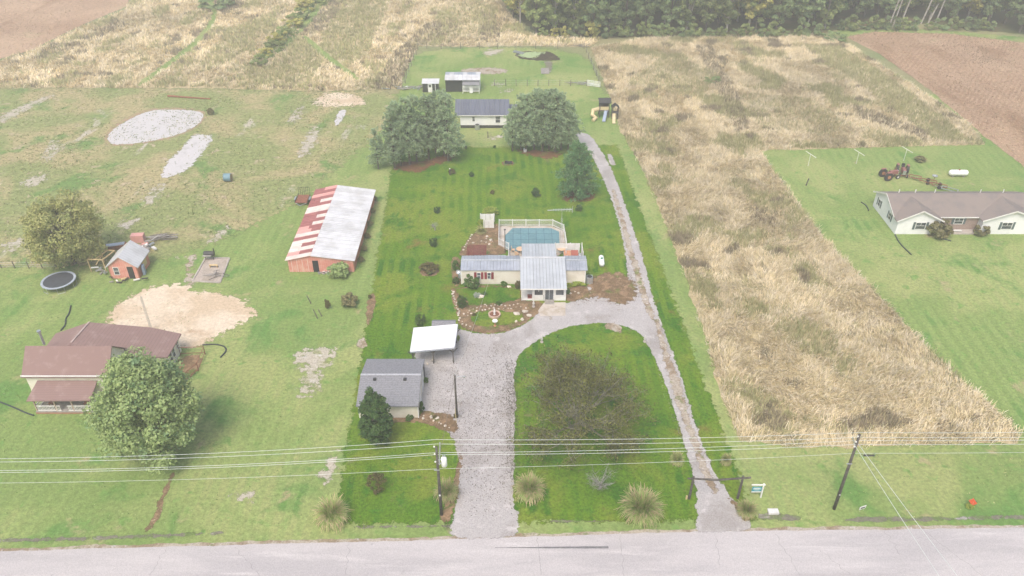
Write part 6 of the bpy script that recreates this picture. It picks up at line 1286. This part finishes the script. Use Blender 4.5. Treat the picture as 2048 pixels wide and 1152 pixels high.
bush(753, 990, 44, 2.0, L_brown, 'round brown leaved bush on the front lawn', 'round', leaf=.07); bush(677, 560, 42, 1.9, L_maple, 'large green bush against the front of the barn', 'dome'); bush(697, 618, 36, 1.7, L_burn, 'brown green bush on the grass below the barn', 'dome')
bush(1880, 479, 54, 2.5, L_burn, 'large olive round bush in front of the ranch house', 'round'); bush(1966, 475, 32, 1.6, L_burn, 'smaller olive round bush right of the ranch porch', 'round'); bush(215, 826, 26, 1.8, L_maple, 'green bush at the right corner of the farmhouse porch', 'dome')
bush(421, 231, 14, 1.4, L_burn, 'pale bush at the right tip of the pond', 'round'); bush(655, 620, 12, 1.4, L_brown, 'thin brown shrub between the stakes and the round bush', 'egg'); bush(980, 434, 34, 1.0, L_lime, 'yellow green plant behind the white enclosure'); bush(962, 455, 16, 1.1, L_lime, 'yellowing shrub left of the white enclosure')
bush(832, 298, 1, .1, L_box, 'x') if False else None
bush(1150, 573, 40, .5, L_lime, 'low yellow green plants along the right end of the home', clumps=30); bush(1175, 562, 12, 1.0, L_green, 'green shrub at the right corner of the home'); bush(998, 612, 13, .5, L_green, 'small bright green clump beside the garden path'); bush(954, 596, 16, .5, leafmat('silver_leaf', (.26, .31, .24), (.36, .4, .33)), 'silvery low plant by the big rock'); bush(968, 592, 12, .45, L_green, 'low green plant right of the silvery one')
bush(1008, 574, 14, .6, L_green, 'green plant against the home wall'); bush(1036, 580, 14, 1.2, L_brown, 'brown shrub where the home meets the porch'); bush(844, 827, 11, 1.6, L_pear, 'dark climbing shrub at the right corner of the garage', 'egg'); bush(852, 768, 12, .6, L_green, 'low green plant by the garage door'); bush(818, 843, 18, .5, L_green, 'spiky green plant under the garage wall')
bush(917, 684, 6, .9, L_lime, 'small yellowish plant at the right edge of the carport'); bush(870, 838, 8, .4, L_brown, 'dark low plant in the rock bed'); bush(912, 838, 10, .6, L_brown, 'brown weeds at the foot of the yard pole'); bush(1136, 590, 10, .8, L_green, 'green plant right of the sunroom wall')
bush(932, 299, 6, .6, L_pear, 'left one of two tiny shrubs between the pine rows'); bush(989, 297, 6, .5, L_pear, 'right one of two tiny shrubs between the pine rows'); bush(1843, 326, 22, 1.0, L_burn, 'scrubby shrub behind the tractors'); bush(1720, 418, 6, .5, L_burn, 'weeds at the back corner of the ranch house') if False else None
bush(948, 634, 9, .4, L_brown, 'dark low plant left of the fountain'); bush(920, 596, 7, .3, L_box, 'small dark plant above the clipped globe')
bush(1940, 1020, 16, .4, L_lime, 'weeds around the orange sign'); bush(740, 598, 8, .5, L_brown, 'low weeds on the left boundary of the lot')
# vines on barn side
for i, (a, b) in enumerate([(742, 400), (738, 425), (733, 450), (728, 475), (722, 500), (716, 522)]):
    bush(a+6, b+4, 13, .9, L_burn, ['topmost weeds', 'second weeds from the top', 'third weeds from the top', 'third weeds from the front', 'second weeds from the front', 'frontmost weeds'][i]+' along the right side of the barn')
# ornamental grasses
def ograss(seed, n=3000, tan=.3):
    rng = np.random.default_rng(seed); a = rng.uniform(0, 6.283, n); ln = rng.uniform(.55, 1.15, n); L = rng.uniform(.05, 1.2, n); Vs, Cs = [], []
    r0 = rng.uniform(0, .38, n); pos = np.stack([np.cos(a)*r0, np.sin(a)*r0, np.zeros(n)], 1); a = a+rng.normal(0, .5, n); ln = ln*rng.uniform(.55, 1.05, n); g = np.array([[.17, .27, .06], [.29, .38, .11], [.38, .41, .17]])[rng.integers(3, size=n)]; tn = np.array([[.50, .40, .24], [.44, .32, .20]])[rng.integers(2, size=n)]
    s = np.stack([-np.sin(a), np.cos(a), np.zeros(n)], 1)*.012; p = pos; lean = L*.35; isT = rng.random(n) < tan
    for k in range(4):
        d = np.stack([np.cos(a)*np.sin(lean), np.sin(a)*np.sin(lean), np.cos(lean)], 1); q = p+d*(ln*.33)[:, None]; w0, w1 = 1-.15*k, 1-.15*(k+1); a = a+rng.normal(0, .22, n)
        if k == 3: w0, w1 = np.where(isT, 1.7, .5)[:, None], np.where(isT, .6, .1)[:, None]
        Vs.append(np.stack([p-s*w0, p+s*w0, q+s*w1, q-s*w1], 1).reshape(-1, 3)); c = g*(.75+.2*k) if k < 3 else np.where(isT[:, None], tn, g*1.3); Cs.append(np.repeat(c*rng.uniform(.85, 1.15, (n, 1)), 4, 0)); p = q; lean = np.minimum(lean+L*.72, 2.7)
    return arr_mesh('blades', np.concatenate(Vs), 4, leafmat('dry_grass', None, None, attr=True), np.concatenate(Cs))
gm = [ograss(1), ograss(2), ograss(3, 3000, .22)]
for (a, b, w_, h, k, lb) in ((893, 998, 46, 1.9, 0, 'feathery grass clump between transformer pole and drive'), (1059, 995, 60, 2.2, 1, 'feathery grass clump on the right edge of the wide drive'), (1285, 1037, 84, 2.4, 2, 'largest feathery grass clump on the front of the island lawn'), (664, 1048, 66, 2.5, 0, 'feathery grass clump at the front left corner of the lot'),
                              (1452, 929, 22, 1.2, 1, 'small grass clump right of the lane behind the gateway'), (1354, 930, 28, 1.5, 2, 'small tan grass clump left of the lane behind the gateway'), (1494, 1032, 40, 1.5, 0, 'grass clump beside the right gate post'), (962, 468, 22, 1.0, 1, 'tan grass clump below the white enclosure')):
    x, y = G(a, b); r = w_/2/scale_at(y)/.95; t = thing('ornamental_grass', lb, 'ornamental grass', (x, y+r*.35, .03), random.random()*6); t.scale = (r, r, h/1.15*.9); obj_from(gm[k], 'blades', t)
# forest along the top right
fm = []
for k in range(5):
    me, cl = crown_mesh('forest_crown', 3.6, 2.0, 15, 75, 62, .34, LF[[0, 1, 0, 1, 2][k]], 70+k, ['egg', 'round', 'round', 'egg', 'round'][k], fill=.4); fm.append((me, tmesh(trunk_mb(14.5, .26, cl, k, 9), M_pbark if k in (1, 4) else M_bark)))
edge = W([(1012, 0), (1028, 30), (1050, 52), (1082, 68), (1180, 72), (1300, 70), (1420, 68), (1560, 66), (1640, 60), (1700, 46), (1780, 40), (1860, 40), (1950, 50), (2040, 66), (2160, 84)])
fl = ['dark green forest tree in the hazy wood across the top', 'mid green forest tree in the hazy wood across the top', 'yellowing tree standing out in the hazy wood across the top']
cnt = 0
for row in range(9):
    step = 4.6+row*.35
    pts = []
    for a, b in zip(edge[:-1], edge[1:]):
        L = math.dist(a, b); n = max(1, int(round(L/step))); pts += [(a[0]+(b[0]-a[0])*i/n, a[1]+(b[1]-a[1])*i/n) for i in range(n)]
    for p in pts:
        x = p[0]+random.uniform(-1.6, 1.6)+(row*2.2 if p[0] < 12 else 0); y = p[1]+row*6.5+1.5+random.uniform(-2, 2); s = random.uniform(.8, 1.2)*(1+.03*row)
        if abs(x) > .625*y+12 or y > 262: continue
        k = random.choices(range(5), (5, 5, 5, 4, 1.2))[0]; lb = fl[{0: 0, 2: 0, 1: 1, 3: 1, 4: 2}[k]]
        dep = 'front edge' if row == 0 else 'second row' if row == 1 else 'depths'; sd = 'left third' if x < .17*y else 'middle third' if x < .4*y else 'right third'
        lb = lb.split(' forest')[0].replace('yellowing tree standing out in the hazy wood across the top', 'yellowing')+' forest tree in the %s of the wood, %s' % (dep, sd)
        plant('forest_tree', lb, 'tree', x, y, fm[k][0], fm[k][1], (s*random.uniform(.9, 1.15), s, s*random.uniform(.9, 1.15)), random.random()*6, lb.replace('tree', 'trees', 1)); cnt += 1
# undergrowth along the forest edge
me_u = [crown_mesh('foliage', 1.0, .02, 1.5, 16, 40, .16, L_, 90+i, 'dome')[0] for i, L_ in enumerate((LF[1], LF[2], LF[0]))]
for i, (a, b) in enumerate([(1080+j*26+random.uniform(-6, 6), 76 if 1080+j*26 < 1640 else 62) for j in range(36)]):
    x, y = G(a, b); s = random.uniform(1.4, 2.8); k = (1 if 1075 < a < 1200 and i % 3 else (0, 2)[i % 2]); lb = ['mid green undergrowth bush at the foot of the forest edge', 'bright yellow green bush at the foot of the forest edge', 'dark undergrowth bush at the foot of the forest edge'][k]
    plant('undergrowth_bush', lb, 'bush', x, y+1, me_u[k], None, (s, s*.8, s*.9), i, lb.replace('bush', 'bushes'), 'foliage', .03)
# leaning bare trunks at the forest edge
for (a, b) in ((1775, 48), (1782, 50), (1797, 47), (1838, 45), (1852, 44), (1865, 47), (1895, 46), (1370, 62), (1605, 60)):
    x, y = G(a, b); x -= 0; t = thing('pale_trunk', 'pale leaning bare trunk at the forest edge', 'tree trunk', (x, y-1.2, 0), 0, 'pale trunks at the forest edge'); MB().tube([(0, 0, 0), (random.uniform(.5, 1.5), 0, 6), (random.uniform(1.5, 3), .6, 12)], [.2, .15, .07], 7).build('trunk', M_pbark, t, False)
# hedge clump of green in the upper-left field
for i, (a, b, s) in enumerate(((520, 128, 1.8), (535, 112, 1.6), (548, 100, 2.0), (560, 85, 2.2), (572, 72, 2.0), (585, 55, 2.1), (598, 38, 2.4), (612, 22, 2.6), (628, 8, 2.8))):
    x, y = G(a, b); plant('field_shrub', ['lowest', 'second lowest', 'third lowest', 'fourth lowest', 'middle', 'fourth highest', 'third highest', 'second highest', 'highest'][i]+' green shrub of the diagonal row in the upper left field', 'bush', x, y, me_u[i % 2], None, (s*1.2, s*1.4, s*.7), i, 'diagonal row of field shrubs', 'foliage', .03)
for i, (a, b, s, lb) in enumerate(((430, 18, 3.2, 'dark thicket at the top of the mown field track'), (452, 12, 2.6, 'dark thicket right of the field track top'), (1668, 82, 2.4, 'dark scrub at the corner between rough field and soybean field'), (1425, 165, 1.4, 'left dark weed clump in the middle of the rough field'))):
    x, y = G(a, b); plant('thicket', lb, 'bush', x, y, me_u[2], None, (s*1.3, s, s*.6), i, None, 'foliage', .03)

# ------------------------------------------------------------------ haze: one closed box round everything
hz = MB().box((0, 170, 31.6), (1300, 900, 65.2)); hz = hz.build('haze', None) if False else hz
hm = bpy.data.materials.new('haze_air'); hm.use_nodes = True; nt = hm.node_tree; nt.nodes.clear()
pv = nt.nodes.new('ShaderNodeVolumePrincipled'); pv.inputs['Color'].default_value = (1, .97, .93, 1); pv.inputs['Density'].default_value = HAZE_DENSITY; pv.inputs['Anisotropy'].default_value = .2
ot = nt.nodes.new('ShaderNodeOutputMaterial'); nt.links.new(pv.outputs[0], ot.inputs['Volume'])
o = hz.build('haze', hm); tag(o, 'pale morning haze over the fields', None, None, 'stuff')
print('forest trees', cnt, 'objects', len(bpy.data.objects))
